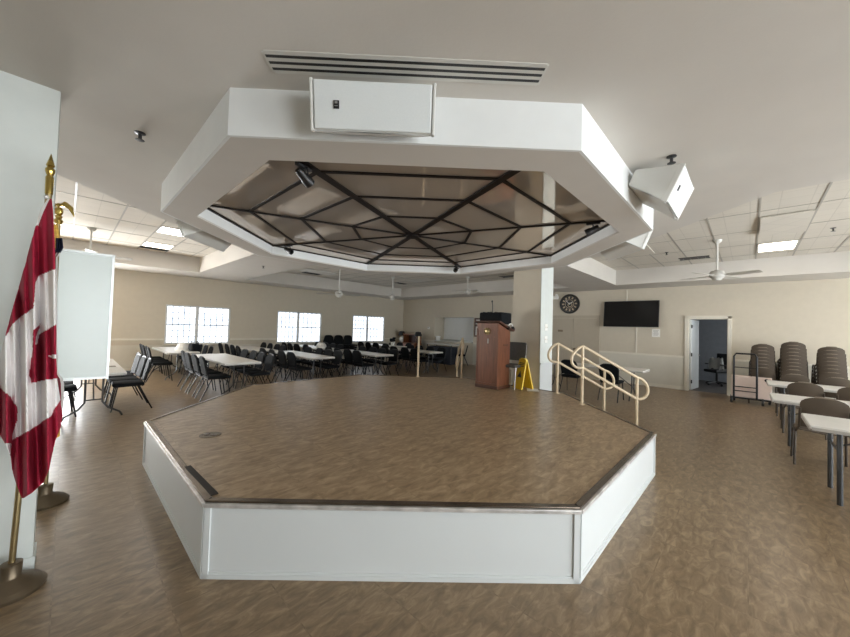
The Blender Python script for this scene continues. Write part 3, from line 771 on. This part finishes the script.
def stack_chair(label, group):
    t = thing('plastic_chair', label, 'chair', (0, 0, 0), 0, group)
    # seat
    P = lambda i, j: (-.20 + .43 * i / 8, (-.5 + j / 6) * (.43 + .02 * i / 8), .44 - .035 * math.sin(PI * i / 8) * .6 + (.02 * abs(j / 6 - .5) * 2) ** 1.0 - (.03 if i == 8 else 0))
    MB().sheet(P, 8, 6, .014).build('seat', 'brown', t, smooth=True)
    # back: wide, gently hollow, rounded shoulders
    def B(i, j):
        s_ = i / 10; yy = (-.5 + j / 8) * 2
        w = .195 * (1 if s_ < .80 else math.sqrt(max(0, 1 - ((s_ - .80) / .20) ** 2 * .42)))
        z = .50 + .385 * s_ - (.0 if s_ < .7 else 0.03 * (abs(yy) ** 3) * (s_ - .7) / .3)
        return Vector((-.22 - .11 * s_ + .03 * yy * yy, yy * w, z))
    MB().sheet(B, 10, 8, .014).build('backrest', 'brown', t, smooth=True)
    g = MB(); g.tube([B(10, j) + Vector((0, 0, .002)) for j in range(2, 7)], .011, 6); g.build('top_grip', 'grip', t, smooth=True)
    for y in (-1, 1):
        MB().tube([(-.30, y * .197, .74), (-.235, y * .20, .50), (-.19, y * .225, .43), (.18, y * .225, .42)], .0115, 8).build('side_frame', 'browm', t, smooth=True)
        MB().tube([(.18, y * .225, .42), (.25, y * .235, 0)], .012, 8).build('leg', 'browm', t)
        MB().tube([(-.17, y * .225, .43), (-.17, y * .235, 0)], .012, 8).build('leg', 'browm', t)
    return t
ORD = ['first', 'second', 'third', 'fourth', 'fifth', 'sixth', 'seventh', 'eighth', 'ninth', 'tenth']
GC = 'black banquet chairs at the tables'
chair0 = None
def place_black(u, v, rz, label, group=GC):
    global chair0
    if chair0 is None:
        chair0 = banquet_chair(label, group=group); chair0.location = W(u, v); chair0.rotation_euler = (0, 0, rz); return chair0
    return copy_thing(chair0, W(u, v), rz, label, group)
brown0 = None
def place_brown(u, v, z, rz, label, group):
    global brown0
    if brown0 is None:
        brown0 = stack_chair(label, group); brown0.location = W(u, v, z); brown0.rotation_euler = (0, 0, rz); return brown0
    return copy_thing(brown0, W(u, v, z), rz, label, group)
# ------------------------------------------------------------------ tables
def folding_table(label, group, L=2.44, Wd=.70, leg='wish', z=.74):
    """long side along local y"""
    t = thing('folding_table', label, 'table', (0, 0, 0), 0, group)
    MB().box((0, 0, z - .018), (Wd, L, .036), bevel=.01).build('tabletop', 'ttop', t)
    g = MB()
    for x in (-Wd / 2 + .004, Wd / 2 - .004): g.box((x, 0, z - .034), (.012, L - .03, .03))
    for y in (-L / 2 + .004, L / 2 - .004): g.box((0, y, z - .034), (Wd - .03, .012, .03))
    g.build('apron', 'tedge', t)
    for s_ in (-1, 1):
        y = s_ * (L / 2 - .28)
        if leg == 'wish':
            for q in (-1, 1):
                MB().tube([(q * .10, y, z - .04), (q * .10, y, .26), (q * .17, y, .16), (q * .31, y, .075), (q * .345, y, .01)], .014, 8).build('leg', 'gunm', t, smooth=True)
            g = MB(); g.tube([(-.1, y, .3), (.1, y, .3)], .011, 6); g.tube([(0, y, .3), (0, y - s_ * .5, z - .05)], .009, 6); g.build('brace', 'gunm', t)
        else:
            y = s_ * (L / 2 - .205)
            for q in (-1, 1): 
                lg = MB().tube([(q * .27, y, z - .04), (q * .27, y, .0)], .021, 10).build('leg', 'gunm', t, smooth=True)
            g = MB(); g.tube([(-.27, y, .5), (.27, y, .5)], .012, 6); g.tube([(0, y, .5), (0, y - s_ * .45, z - .05)], .009, 6); g.build('brace', 'gunm', t)
    return t
GT = 'white folding tables on the left'
TABS = [  # uc, v0, desc, table label, chairs per side, left, right
 (-3.10, 3.55, 'table behind the whiteboard', 'white folding table partly hidden behind the whiteboard at left', 1, 1),
 (-.86, 4.05, 'nearest table left of stage', 'long white folding table nearest the left side of the stage', 1, 1),
 (1.13, 4.35, 'table before the middle window', 'white folding table behind the stage before the middle window', 1, 1),
 (3.05, 4.20, 'table before the right window', 'white folding table behind the stage before the right window', 1, 1),
 (5.46, 4.30, 'table nearest the kitchen', 'white folding table nearest the kitchen hatch, behind the lone handrail', 1, 1),
 (-1.28, 7.15, 'table under the left window', 'white folding table standing under the left window', 1, 1),
 (.82, 7.15, 'table left of middle window', 'white folding table by the wall left of the middle window', 1, 1),
 (2.95, 7.15, 'table under the middle window', 'white folding table standing under the middle window', 1, 1),
 (6.50, 7.15, 'table under the right window', 'white folding table standing under the right window', 1, 1),
]
tab0 = None
for ti, (uc, v0, desc, lab, lft, rgt) in enumerate(TABS):
    vc = v0 + 1.22
    if tab0 is None: tab0 = folding_table(lab, GT); tab0.location = W(uc, vc); tab0.rotation_euler = (0, 0, R45)
    else: copy_thing(tab0, W(uc, vc), R45, lab, GT)
    for side in (-1, 1):
        if ti == 8 and side == 1: n = 3
        else: n = 4
        for k in range(n):
            v = v0 + (.37 if ti else .80) + (.555 if ti else .50) * k + random.uniform(-.03, .03)
            u = uc + side * (.35 + .08 + random.uniform(-.03, .05))
            rz = R45 + (0 if side < 0 else PI) + random.uniform(-.06, .06)
            place_black(u, v, rz, 'black banquet chair, %s from the stage, %s side of the %s' % (ORD[k], 'left' if side < 0 else 'right', desc))
# nested stacks of black chairs by the wall
def black_stack(u, v, n, where):
    for k in range(n):
        c = place_black(u + .02 * 0, v - .05 * k, R45 - PI / 2, 'black banquet chair in the stack %s, %s from the floor' % (where, ORD[k]), 'stacked black banquet chairs')
        c.location.z = .09 * k
for u_, w_ in ((4.30, 'nearest the middle window'), (4.78, 'midway between middle and right windows'), (5.26, 'nearest the right window')): black_stack(u_, 9.35, 4, w_)
# chairs and table at the right of the stage
TS = copy_thing(tab0, W(6.02, -.60), R45, 'white folding table beyond the right handrails, under the television', GT)
for u, v, r_, lab in ((5.76, -.20, .0, 'black banquet chair behind the farther right handrail, under the clock'), (5.55, -1.20, .0, 'black banquet chair behind the nearer right handrail, under the television')):
    place_black(u, v, R45 + r_, lab)
place_black(8.35, 5.45, R45 + 2.2, 'black banquet chair against the back wall, just left of the lectern')
gc = thing('side_chair', 'grey upholstered chair on the stage between lectern and column', 'chair', W(2.62, -.17, SH), R45 + PI)
MB().box((.0, 0, .43), (.40, .42, .05), bevel=.02).build('seat', 'greyc', gc)
g = MB(); g.prism(rounded(.42, .52, .88, .05), -.02, .02, lambda y, z, x: Vector((-.19 - (z - .46) * .12 + x, y, z))); g.build('backrest', 'greyc', gc)
for y in (-.2, .2): MB().tube([(.17, y, .42), (.2, y, 0)], .012, 8).build('leg', 'chrome', gc); MB().tube([(-.235, y, .84), (-.19, y, .45), (-.2, y, 0)], .012, 8).build('leg', 'chrome', gc)
# ------------------------------------------------------------------ right-hand tables
GR = 'white folding tables on the right'
tr0 = folding_table('nearest white folding table at the right edge, in front of the others', GR, leg='post', L=1.83, Wd=.76); tr0.location = W(2.02, -4.0 - .915); tr0.rotation_euler = (0, 0, R45)
copy_thing(tr0, W(3.72, -3.80 - .915), R45, 'middle white folding table of the three at the right', GR)
copy_thing(tr0, W(5.95, -3.82 - .915), R45, 'farthest white folding table at the right, before the chair stacks', GR)
GB = 'taupe chairs at the right-hand tables'
for row, (u, nm) in enumerate(((3.10, 'middle'), (5.10, 'farthest'), (6.75, None))):
    for k in range(3):
        v = -4.22 - .53 * k
        if nm: lab = 'taupe plastic chair, %s from the stage, pulled up to the %s right-hand table' % (ORD[k], nm)
        else: lab = 'taupe plastic chair, %s from the cart, between farthest right table and stacks' % ORD[k]
        place_brown(u + random.uniform(-.03, .03), v, 0, R45, lab, GB)
place_brown(1.42, -4.70, 0, R45, 'taupe plastic chair cut by the frame edge at the nearest right table', GB)
GS = 'stacked taupe chairs by the right wall'
for u, v, n, nm in ((8.16, -3.80, 8, 'left stack behind the cart'), (8.16, -4.30, 9, 'tall middle stack'), (8.16, -4.86, 8, 'right stack')):
    for k in range(n):
        place_brown(u + .030 * k, v, .078 * k, R45, 'taupe plastic chair, %s from the floor in the %s' % (ORD[k], nm), GS)
# cart with table panels
ct = thing('table_cart', 'black wheeled cart with a tall loop handle before the left chair stack', 'cart', W(7.75, -3.50, 0), R45)
MB().tube([(-.02, .2, .12), (-.02, .2, 1.12), (-.02, .16, 1.19), (-.02, -.16, 1.19), (-.02, -.2, 1.12), (-.02, -.2, .12)], .02, 8).build('loop_handle', 'blackm', ct, smooth=True)
for z in (.86, .40, .30): MB().tube([(-.02, -.2, z), (-.02, .2, z)], .013, 6).build('crossbar', 'blackm', ct)
MB().box((.18, -.12, .13), (.42, .78, .03)).build('platform', 'blackm', ct)
for x, y in ((-.03, .24), (-.03, -.30), (.36, .2), (.36, -.42)):
    w_ = MB().lathe([(.0, -.02), (.078, -.022), (.085, 0), (.078, .022), (0, .022)], (x, y, .085), 16, RX(PI / 2)).build('wheel', 'black', ct)
for i in range(3):
    o = thing('folded_table', 'blush white folded table standing on the cart, %s from the handle' % ORD[i], 'folded table', W(7.82 + .09 * i, -3.60, .146), R45, 'folded tables on the cart')
    MB().box((0, 0, .255), (.035, .70, .51), bevel=.012).build('tabletop', 'pinkt', o)
    MB().ball((-.03, -.26, .45), .035, (.5, 1, 1)).build('corner_knob', 'black', o)

# ------------------------------------------------------------------ back wall items
tv = thing('television', 'large black television mounted high on the back wall', 'television', W(8.87, -.83, 2.215), R45)
MB().box((0, 0, 0), (.05, 1.53, .83), RY(math.radians(6)), bevel=.006).build('casing', 'black', tv)
MB().box((-.028, 0, 0), (.006, 1.49, .79), RY(math.radians(6))).build('screen', 'tv', tv)
MB().box((.06, 0, .1), (.08, .3, .3)).build('wall_bracket', 'blackm', tv)
for nm, v, z0, z1, lab in (('cable_cover', -.70, 2.6, 3.0, 'thin white cable cover above the television'), ('cable_cover', -.98, .99, 1.84, 'thin white cable cover below the television')):
    tag(MB().box((0, 0, (z0 + z1) / 2), (.02, .035, z1 - z0)).build(nm, 'trimw', None, W(8.988, v, 0), R45), lab, 'cable cover')
pp = thing('notice', 'white printed notice on the wall under the right end of the television', 'notice', W(8.992, -1.50, 1.63), R45)
MB().box((0, 0, 0), (.004, .21, .24)).build('sheet', 'paper', pp)
g = MB()
for i in range(6): g.box((-.003, .01 * (i % 2), .08 - .03 * i), (.002, .15 - .02 * (i % 3), .009))
g.build('print', 'ink', pp)
ck = thing('wall_clock', 'large round black wall clock above the tan double door', 'clock', W(8.985, 1.11, 2.59), R45)
T = RY(-PI / 2)
MB().lathe([(.0, .0), (.35, .0), (.35, .035), (.33, .05), (.29, .05), (.28, .02), (0, .02)], (0, 0, 0), 40, T).build('rim', 'black', ck, smooth=True)
g = MB(); g.tube([(-.027, .15 * math.cos(2 * PI * i / 32), .15 * math.sin(2 * PI * i / 32)) for i in range(32)], .006, 6, closed=True)
g.tube([(-.027, .07 * math.cos(2 * PI * i / 20) - .02, .07 * math.sin(2 * PI * i / 20) - .03) for i in range(20)], .008, 6, closed=True)
g.build('inner_ring', 'rail', ck)
g = MB()
for i in range(12):
    a_ = 2 * PI * i / 12
    g.box((-.026, .225 * math.sin(a_), .225 * math.cos(a_)), (.006, .022, .075), RX(-a_))
    g.box((-.026, .225 * math.sin(a_) + .028 * math.cos(a_), .225 * math.cos(a_) - .028 * math.sin(a_)), (.006, .012, .07), RX(-a_))
g.build('numerals', 'rail', ck)
g = MB(); g.box((-.034, -.05, .03), (.005, .018, .16), RX(1.0)); g.box((-.034, .06, .06), (.005, .014, .22), RX(-.75)); g.ball((-.034, 0, 0), .02, (.4, 1, 1)); g.build('hands', 'paper', ck)
em = thing('emergency_light', 'small white twin-head emergency light high on the wall beside the column', 'emergency light', W(8.94, 1.64, 2.83), R45)
MB().box((0, 0, 0), (.1, .26, .12), bevel=.012).build('housing', 'paper', em)
for s_ in (-1, 1): MB().lathe([(0, 0), (.045, 0), (.05, .05), (.0, .06)], (-.05, s_ * .1, .08), 12, RY(-PI / 2)).build('lamp_head', 'paper', em)
th = thing('thermostat', 'small white thermostat on the back wall left of the kitchen hatch', 'thermostat', W(8.985, 8.0, 1.57), R45)
MB().box((0, 0, 0), (.03, .15, .12), bevel=.008).build('housing', 'paper', th); MB().box((-.017, .02, .02), (.004, .06, .04)).build('display', 'ink', th)
# small things by the kitchen hatch
bx = thing('notice_board', 'dark framed notice board with white papers on the wall left of the lectern', 'notice board', W(8.98, 4.97, 1.66), R45)
g = MB()
for y in (-.24, .24): g.box((0, y, 0), (.04, .03, .80))
for z in (-.4, .08, .4): g.box((0, 0, z), (.04, .5, .03))
g.box((.01, 0, 0), (.015, .48, .8)); g.build('frame', 'lectd', bx)
for y, z, a_, c_ in ((.0, .24, .36, .2), (.08, -.15, .22, .38), (-.14, -.12, .12, .16)): MB().box((-.006, y, z), (.006, a_, c_)).build('paper', 'paper', bx)
kc = thing('serving_table', 'pale serving table standing below the kitchen hatch', 'table', W(8.35, 6.45, 0), R45)
MB().box((0, 0, .86), (.75, 1.5, .04), bevel=.008).build('tabletop', 'counter', kc)
for x in (-.32, .32):
    for y in (-.70, .70): MB().tube([(x, y, 0), (x, y, .85)], .02, 8).build('leg', 'gunm', kc)
for i, v in enumerate((6.92, 6.45, 5.98)):
    o = thing('storage_bin', 'dark blue lidded bin under the serving table, %s from the left' % ORD[i], 'bin', W(8.25, v, 0), R45, 'dark bins under the serving table')
    MB().box((0, 0, .36), (.5, .42, .72), bevel=.02).build('bin_body', 'bin', o); MB().box((0, 0, .74), (.52, .44, .04), bevel=.01).build('lid', 'bin', o)
o = thing('food_tub', 'white lidded tub standing on the left end of the hatch ledge', 'tub', W(9.05, 7.42, .982), R45)
MB().lathe([(0, 0), (.10, 0), (.12, .18), (.0, .18)], seg=18).build('tub_body', 'paper', o); MB().lathe([(0, .18), (.125, .18), (.125, .205), (.0, .21)], seg=18).build('lid', 'shutter', o)
hu = thing('display_cabinet', 'reddish brown wooden cabinet with open shelf in the far corner', 'cabinet', W(8.55, 8.75, 0), R45)
MB().box((0, 0, .40), (.50, .95, .80), bevel=.01).build('base_cabinet', 'hutch', hu)
MB().box((-.253, 0, .62), (.012, .84, .26)).build('pink_panel', 'pink', hu)
for y in (-.45, .45): MB().box((.05, y, 1.0), (.35, .04, .42)).build('side', 'hutch', hu)
MB().box((.05, 0, 1.22), (.40, .98, .05), bevel=.008).build('top', 'hutch', hu)
MB().box((.22, 0, 1.0), (.02, .9, .42)).build('back_board', 'lectd', hu)
for i, y in enumerate((.62, -.56)):
    o = thing('table_lamp', 'white based lamp with dark shade at the %s end of the wooden cabinet' % ('left', 'right')[i], 'lamp', W(8.45, 8.75 + y, 0), R45, 'lamps beside the cabinet')
    MB().lathe([(.0, 0), (.14, 0), (.14, .03), (.02, .05), (.02, .80), (.10, .86), (.13, .97), (.09, 1.08), (.02, 1.12), (0, 1.12)], seg=18).build('lamp_base', 'paper' if i == 0 else 'lectd', o, smooth=True)
    MB().lathe([(.13, 1.14), (.19, 1.16), (.13, 1.36), (.0, 1.38)], seg=18).build('lamp_shade', 'black', o)
# things lying on the tables
def on_table(name, label, cat, u, v, builder):
    o = thing(name, label, cat, W(u, v, .74), R45); builder(o); return o
def tote(o):
    MB().box((0, 0, .10), (.22, .42, .20), bevel=.05).build('bag_body', 'blackf', o)
    for x in (-.06, .06): MB().tube([(x, -.12, .18), (x, -.08, .27), (x, .08, .27), (x, .12, .18)], .01, 6).build('handle', 'blackf', o)
on_table('tote_bag', 'black bag lying on the table under the left window', 'bag', -.98, 7.55, tote)
def bundle(o):
    P = lambda i, j: (.17 * math.cos(2 * PI * j / 14) * math.sin(PI * (.02 + .5 * i / 6)) * (1 + .08 * math.sin(5 * j)), .22 * math.sin(2 * PI * j / 14) * math.sin(PI * (.02 + .5 * i / 6)), .2 * math.cos(PI * .5 * i / 6))
    MB().sheet(P, 6, 14, .008).build('cloth_folds', 'paper', o, smooth=True)
on_table('cloth_bundle', 'white cloth bundle heaped on the table under the left window', 'cloth', -1.18, 7.95, bundle)
on_table('cloth_bundle', 'white cloth bundle on the table under the middle window', 'cloth', 2.9, 7.6, bundle)
def plant(o):
    MB().lathe([(0, 0), (.07, 0), (.09, .16), (0, .16)], seg=14).build('pot', 'paper', o)
    g = MB()
    for i in range(10): g.ball((.08 * math.cos(i * 2.4), .08 * math.sin(i * 2.4), .24 + .05 * (i % 3)), .06, (1, 1, .8), 8)
    g.build('foliage', 'blackf', o)
on_table('potted_plant', 'small dark potted plant on the table under the right window', 'plant', 6.3, 7.6, plant)
def sheets(o):
    MB().box((0, 0, .004), (.22, .30, .008)).build('paper_stack', 'paper', o); MB().box((.02, .02, .0105), (.15, .18, .005)).build('photo_card', 'bronze', o)
on_table('paper_stack', 'papers with a brown card on the table behind the whiteboard', 'papers', -2.92, 4.35, sheets)
# wet floor sign and loose sheet near the column
ws = thing('wet_floor_sign', 'yellow folding wet floor sign standing between chair and column', 'sign', W(2.66, -.42, SH + .008), 1.95)
for s_ in (-1, 1):
    P = [(-.135, 0), (.135, 0), (.10, .56), (-.10, .56)]
    g = MB(); g.prism(P, -.012, .012, lambda x, z, y: Vector((x, y + s_ * (.13 - .22 * z), z))); pn = g.build('panel', 'yellow', ws)
    g = MB(); g.prism([(-.06, .22), (.06, .22), (0, .34)], .0125 if s_ > 0 else -.0135, .0135 if s_ > 0 else -.0125, lambda x, z, y: Vector((x, y + s_ * (.13 - .22 * z), z)))
    g.build('warning_triangle', 'black', pn)
    for q in range(3):
        g = MB(); g.prism([(-.07, .42 + .03 * q), (.07, .42 + .03 * q), (.07, .435 + .03 * q), (-.07, .435 + .03 * q)], .0125 if s_ > 0 else -.0135, .0135 if s_ > 0 else -.0125, lambda x, z, y: Vector((x, y + s_ * (.13 - .22 * z), z)))
        g.build('warning_line', 'black', pn)
MB().box((0, 0, .565), (.12, .05, .03), bevel=.008).build('grip', 'yellow', ws)
tag(MB().box((0, 0, .009), (.30, .21, .002)).build('paper_sheet', 'paper', None, W(2.66, -.62, SH), R45 + .5), 'white paper sheet lying on the stage at the column foot', 'paper')
# office chair with a bag, seen through the open door
oc = thing('office_chair', 'dark swivel chair seen through the open door', 'chair', W(11.2, -2.80, 0), R45 + 2.4)
MB().box((0, 0, .46), (.48, .48, .09), bevel=.03).build('seat', 'black', oc)
MB().box((-.24, 0, .78), (.08, .44, .5), bevel=.03).build('backrest', 'black', oc)
MB().tube([(0, 0, .08), (0, 0, .44)], .03, 10).build('column', 'black', oc)
for i in range(5):
    a_ = 2 * PI * i / 5; l_ = MB().tube([(0, 0, .12), (.28 * math.cos(a_), .28 * math.sin(a_), .07)], .02, 8).build('base_arm', 'black', oc)
    MB().ball((.28 * math.cos(a_), .28 * math.sin(a_), .035), .034).build('castor', 'black', l_)
for s_ in (-1, 1): MB().tube([(-.1, s_ * .27, .46), (-.1, s_ * .27, .66), (.14, s_ * .27, .68)], .018, 8).build('armrest', 'black', oc)
on = thing('jacket', 'pale patterned jacket draped on the office chair', 'jacket', W(11.2, -2.76, .50), R45 + 2.4)
MB().sheet(lambda i, j: (-.05 + .1 * math.sin(j * .9) * .3 + .14 * (i / 8 - .5), -.22 + .44 * j / 8, .03 + .35 * math.sin(PI * i / 8) + .03 * math.sin(2.1 * j + i)), 8, 8, .01).build('jacket_cloth', 'spkb', on, smooth=True)

# ------------------------------------------------------------------ whiteboard at the left
wb = thing('whiteboard', 'tall whiteboard standing behind the flags at left', 'whiteboard', W(-3.84, 1.24, 0), R45)
MB().box((0, 0, 1.595), (1.42, .03, 1.25)).build('board', 'board', wb)
g = MB()
for x in (-.715, .715): g.box((x, -.002, 1.595), (.02, .04, 1.28))
for z in (.97, 2.225): g.box((0, -.002, z), (1.44, .04, .022))
g.build('frame', 'alu', wb)
MB().box((-.1, -.02, 2.242), (.9, .05, .012)).build('top_cover', 'black', wb)
for x in (-.45, -.1):
    MB().tube([(x, .03, .08), (x, .03, 2.2)], .02, 8).build('post', 'alu', wb)
    MB().box((x, .03, .05), (.05, .56, .05), bevel=.008).build('foot', 'alu', wb)

# ------------------------------------------------------------------ flags
def pix(x, y, Y):
    d = fw + (x - 425) / FPX * cr - (y - 318.5) / FPX * cu
    s_ = Y / d.y; return Vector((0, 0, H)) + d * s_
def flagstand(name, label, base, top, finial):
    t = thing(name, label, 'flag', (base.x, base.y, 0))
    MB().lathe([(0, 0), (.142, 0), (.145, .018), (.126, .036), (.122, .042), (.09, .056), (.086, .063), (.05, .078), (.042, .09), (.045, .16), (.035, .165), (0, .165)], seg=36).build('floor_stand', 'bronze', t, smooth=True)
    d_ = Vector((top.x - base.x, top.y - base.y, top.z))
    MB().tube([Vector((0, 0, .1)) , d_ * .5 + Vector((0, 0, .05)), d_], .0145, 12).build('pole', 'goldp', t, smooth=True)
    g = MB()
    if finial == 'spear':
        g.lathe([(.0, 0), (.017, 0), (.018, .10), (.013, .11), (.017, .12), (.021, .135), (.021, .15), (.013, .16), (.019, .17), (.0, .245)], d_ - Vector((0, 0, .01)), 14)
        g.build('spear_finial', 'gold', t, smooth=True)
    else:
        g.lathe([(0, 0), (.02, 0), (.03, .03), (.018, .05), (.026, .07), (.0, .08)], d_ - Vector((0, 0, .01)), 14)
        o_ = d_ + Vector((0, 0, .10))
        g.ball(o_, .03, (1, .8, 1.4))
        g.ball(o_ + Vector((-.005, 0, .055)), .018)
        g.tube([o_ + Vector((.0, 0, .05)), o_ + Vector((.05, 0, .065)), o_ + Vector((.10, .0, .03)), o_ + Vector((.13, .0, -.04))], .014, 6, radii=[.012, .024, .018, .003])
        g.tube([o_ + Vector((-.0, 0, .05)), o_ + Vector((-.05, 0, .06)), o_ + Vector((-.10, .05, .0))], .012, 6, radii=[.012, .02, .004])
        g.build('eagle_finial', 'gold', t, smooth=True)
    return t, d_
B1 = Vector((-2.28, 2.045, 0)); T1 = pix(48.5, 199, 2.045); T1.z = 2.31
fl, d_ = flagstand('canadian_flag', 'red and white maple leaf flag hanging on a spear-topped pole', B1, T1, 'spear')
# cloth: outline and colour fields of the draped cloth, one row of the weave after the other
ROWS = [(199, 48, 51.5), (208, 41.5, 52.5), (222, 37, 53.5), (238, 32.5, 54.3), (262, 26, 55), (286, 19.5, 55.4), (310, 12.5, 55.8), (336, 5.5, 56), (360, -1, 56), (380, -6, 57), (400, -7, 60), (415, -6, 62.5), (428, -4, 60), (441, 4, 55), (456, 11, 51.5), (470, 12.5, 48.5), (482, 16, 43.5), (492, 19.5, 33), (498, 22, 24)]
def edge(y):
    for a_, b_ in zip(ROWS, ROWS[1:]):
        if a_[0] <= y <= b_[0]:
            k_ = (y - a_[0]) / (b_[0] - a_[0]); return a_[1] + (b_[1] - a_[1]) * k_, a_[2] + (b_[2] - a_[2]) * k_
    return ROWS[-1][1:]
REDS = [
 [(46, 196), (60, 196), (60, 267), (38, 276), (35, 283), (33.5, 308), (15, 321), (3, 340), (0, 330), (30, 240), (42, 212)],
 [(33.5, 330), (41, 323), (37, 336), (60, 322), (60, 378), (45, 380), (32, 383), (28.5, 375), (33, 352)],
 [(-10, 380), (0, 387), (12, 399), (17, 407), (17, 420), (11, 443), (-10, 443)],
 [(11, 441), (30, 430), (51, 416), (64, 392), (66, 430), (50, 500), (20, 500), (10, 470)],
]
WHITES = [[(36, 224), (40, 206), (47.5, 196), (50, 199), (44, 211), (38.5, 226)], [(36, 336), (41, 323), (37, 344), (34.5, 345)], [(48, 356), (56, 354), (57, 359), (52, 358)]]
def foldY(x, y):
    """folds: the cloth swings towards and away from the camera, deeper further down"""
    k_ = min(1, max(0, (y - 199) / 120))
    return 1.955 + k_ * (.035 * math.sin(x * .30 + y * .006) + .028 * math.sin(x * .62 - y * .013) - .05 * (1 if 33 < x else 0) * 0) - .02 * k_
NU, NV = 300, 90
def px_at(i, j):
    y = 199 + (498 - 199) * i / NU; l_, r_ = edge(y); return l_ + (r_ - l_) * j / NV, y
def cloth(i, j):
    x, y = px_at(i, j); return pix(x, y, foldY(x, y)) - Vector((B1.x, B1.y, 0))
def col_idx(i, j):
    x, y = px_at(i + .5, j + .5)
    if any(inpoly((x, y), w_) for w_ in WHITES): return 1
    return 0 if any(inpoly((x, y), r_) for r_ in REDS) else 1
o = MB().sheet(cloth, NU, NV, .003, idx=col_idx).build('flag_cloth', ['red', 'flagw'], fl, smooth=True, fix=False)
g = MB(); g.ball(pix(46.5, 197, 2.0) - Vector((B1.x, B1.y, 0)), .012)
g.build('clip', 'chrome', fl)
B2 = Vector((-3.09, 2.99, 0)); T2 = pix(58.3, 223, 2.99)
f2, d2 = flagstand('american_flag', 'gold fringed striped flag on an eagle-topped pole, mostly hidden behind the front flag', B2, Vector((T2.x, T2.y, T2.z)), 'eagle')
g = MB(); g.tube([d2 + Vector((.0, -.02, -.02)), d2 + Vector((.01, -.025, -.1)), d2 + Vector((.015, -.025, -.24))], .02, 8, radii=[.012, .022, .03]); g.build('gold_tassel', 'fringe', f2)
RW2 = [(238, 56, 62), (250, 56, 63.5), (255, 48, 57.5), (330, 44, 57), (372, 44, 57.5), (380, 44, 63.5), (400, 44, 64.2), (425, 48, 60), (432, 50, 59)]
def cl2(i, j):
    y = 238 + (432 - 238) * i / 40
    for a_, b_ in zip(RW2, RW2[1:]):
        if a_[0] <= y <= b_[0]:
            k_ = (y - a_[0]) / (b_[0] - a_[0]); l_, r_ = a_[1] + (b_[1] - a_[1]) * k_, a_[2] + (b_[2] - a_[2]) * k_; break
    x = l_ + (r_ - l_) * j / 21
    return pix(x, y, 2.93 + .035 * math.sin(j * .9 + i * .04)) - Vector((B2.x, B2.y, 0))
MB().sheet(cl2, 40, 21, .003, idx=lambda i, j: 2 if i < 3 else (0 if (j // 3) % 2 == 0 else 1)).build('flag_cloth', ['flagw', 'red', 'navy'], f2, smooth=True, fix=False)
g = MB()
for k_ in range(12):
    p0 = pix(50 + .85 * k_, 429 - abs(k_ - 4) * .5, 2.92) - Vector((B2.x, B2.y, 0)); g.tube([p0, p0 - Vector((0, 0, .09))], .006, 5)
g.build('fringe', 'fringe', f2)

# ------------------------------------------------------------------ camera and light
cam = bpy.data.cameras.new('camera'); co = bpy.data.objects.new('camera', cam); COL.objects.link(co)
cam.sensor_width = 36; cam.lens = FPX / 850 * 36; cam.clip_start = .05
mt = Matrix((cr, cu, -fw)).transposed().to_4x4(); mt.translation = (0, 0, H); co.matrix_world = mt
SC.camera = co
w = bpy.data.worlds.new('sky'); SC.world = w; w.use_nodes = True
bg = w.node_tree.nodes['Background']; bg.inputs['Color'].default_value = (0.75, 0.86, 1.0, 1); bg.inputs['Strength'].default_value = 0.6
SC.view_settings.view_transform = 'Standard'; SC.view_settings.look = 'None'; SC.view_settings.gamma = 1
SC.view_settings.use_curve_mapping = False
SC.view_settings.exposure = 0.48
SC.cycles.use_denoising = True
SC.cycles.max_bounces = 10; SC.cycles.diffuse_bounces = 6; SC.cycles.glossy_bounces = 4
SC.cycles.sample_clamp_indirect = 6
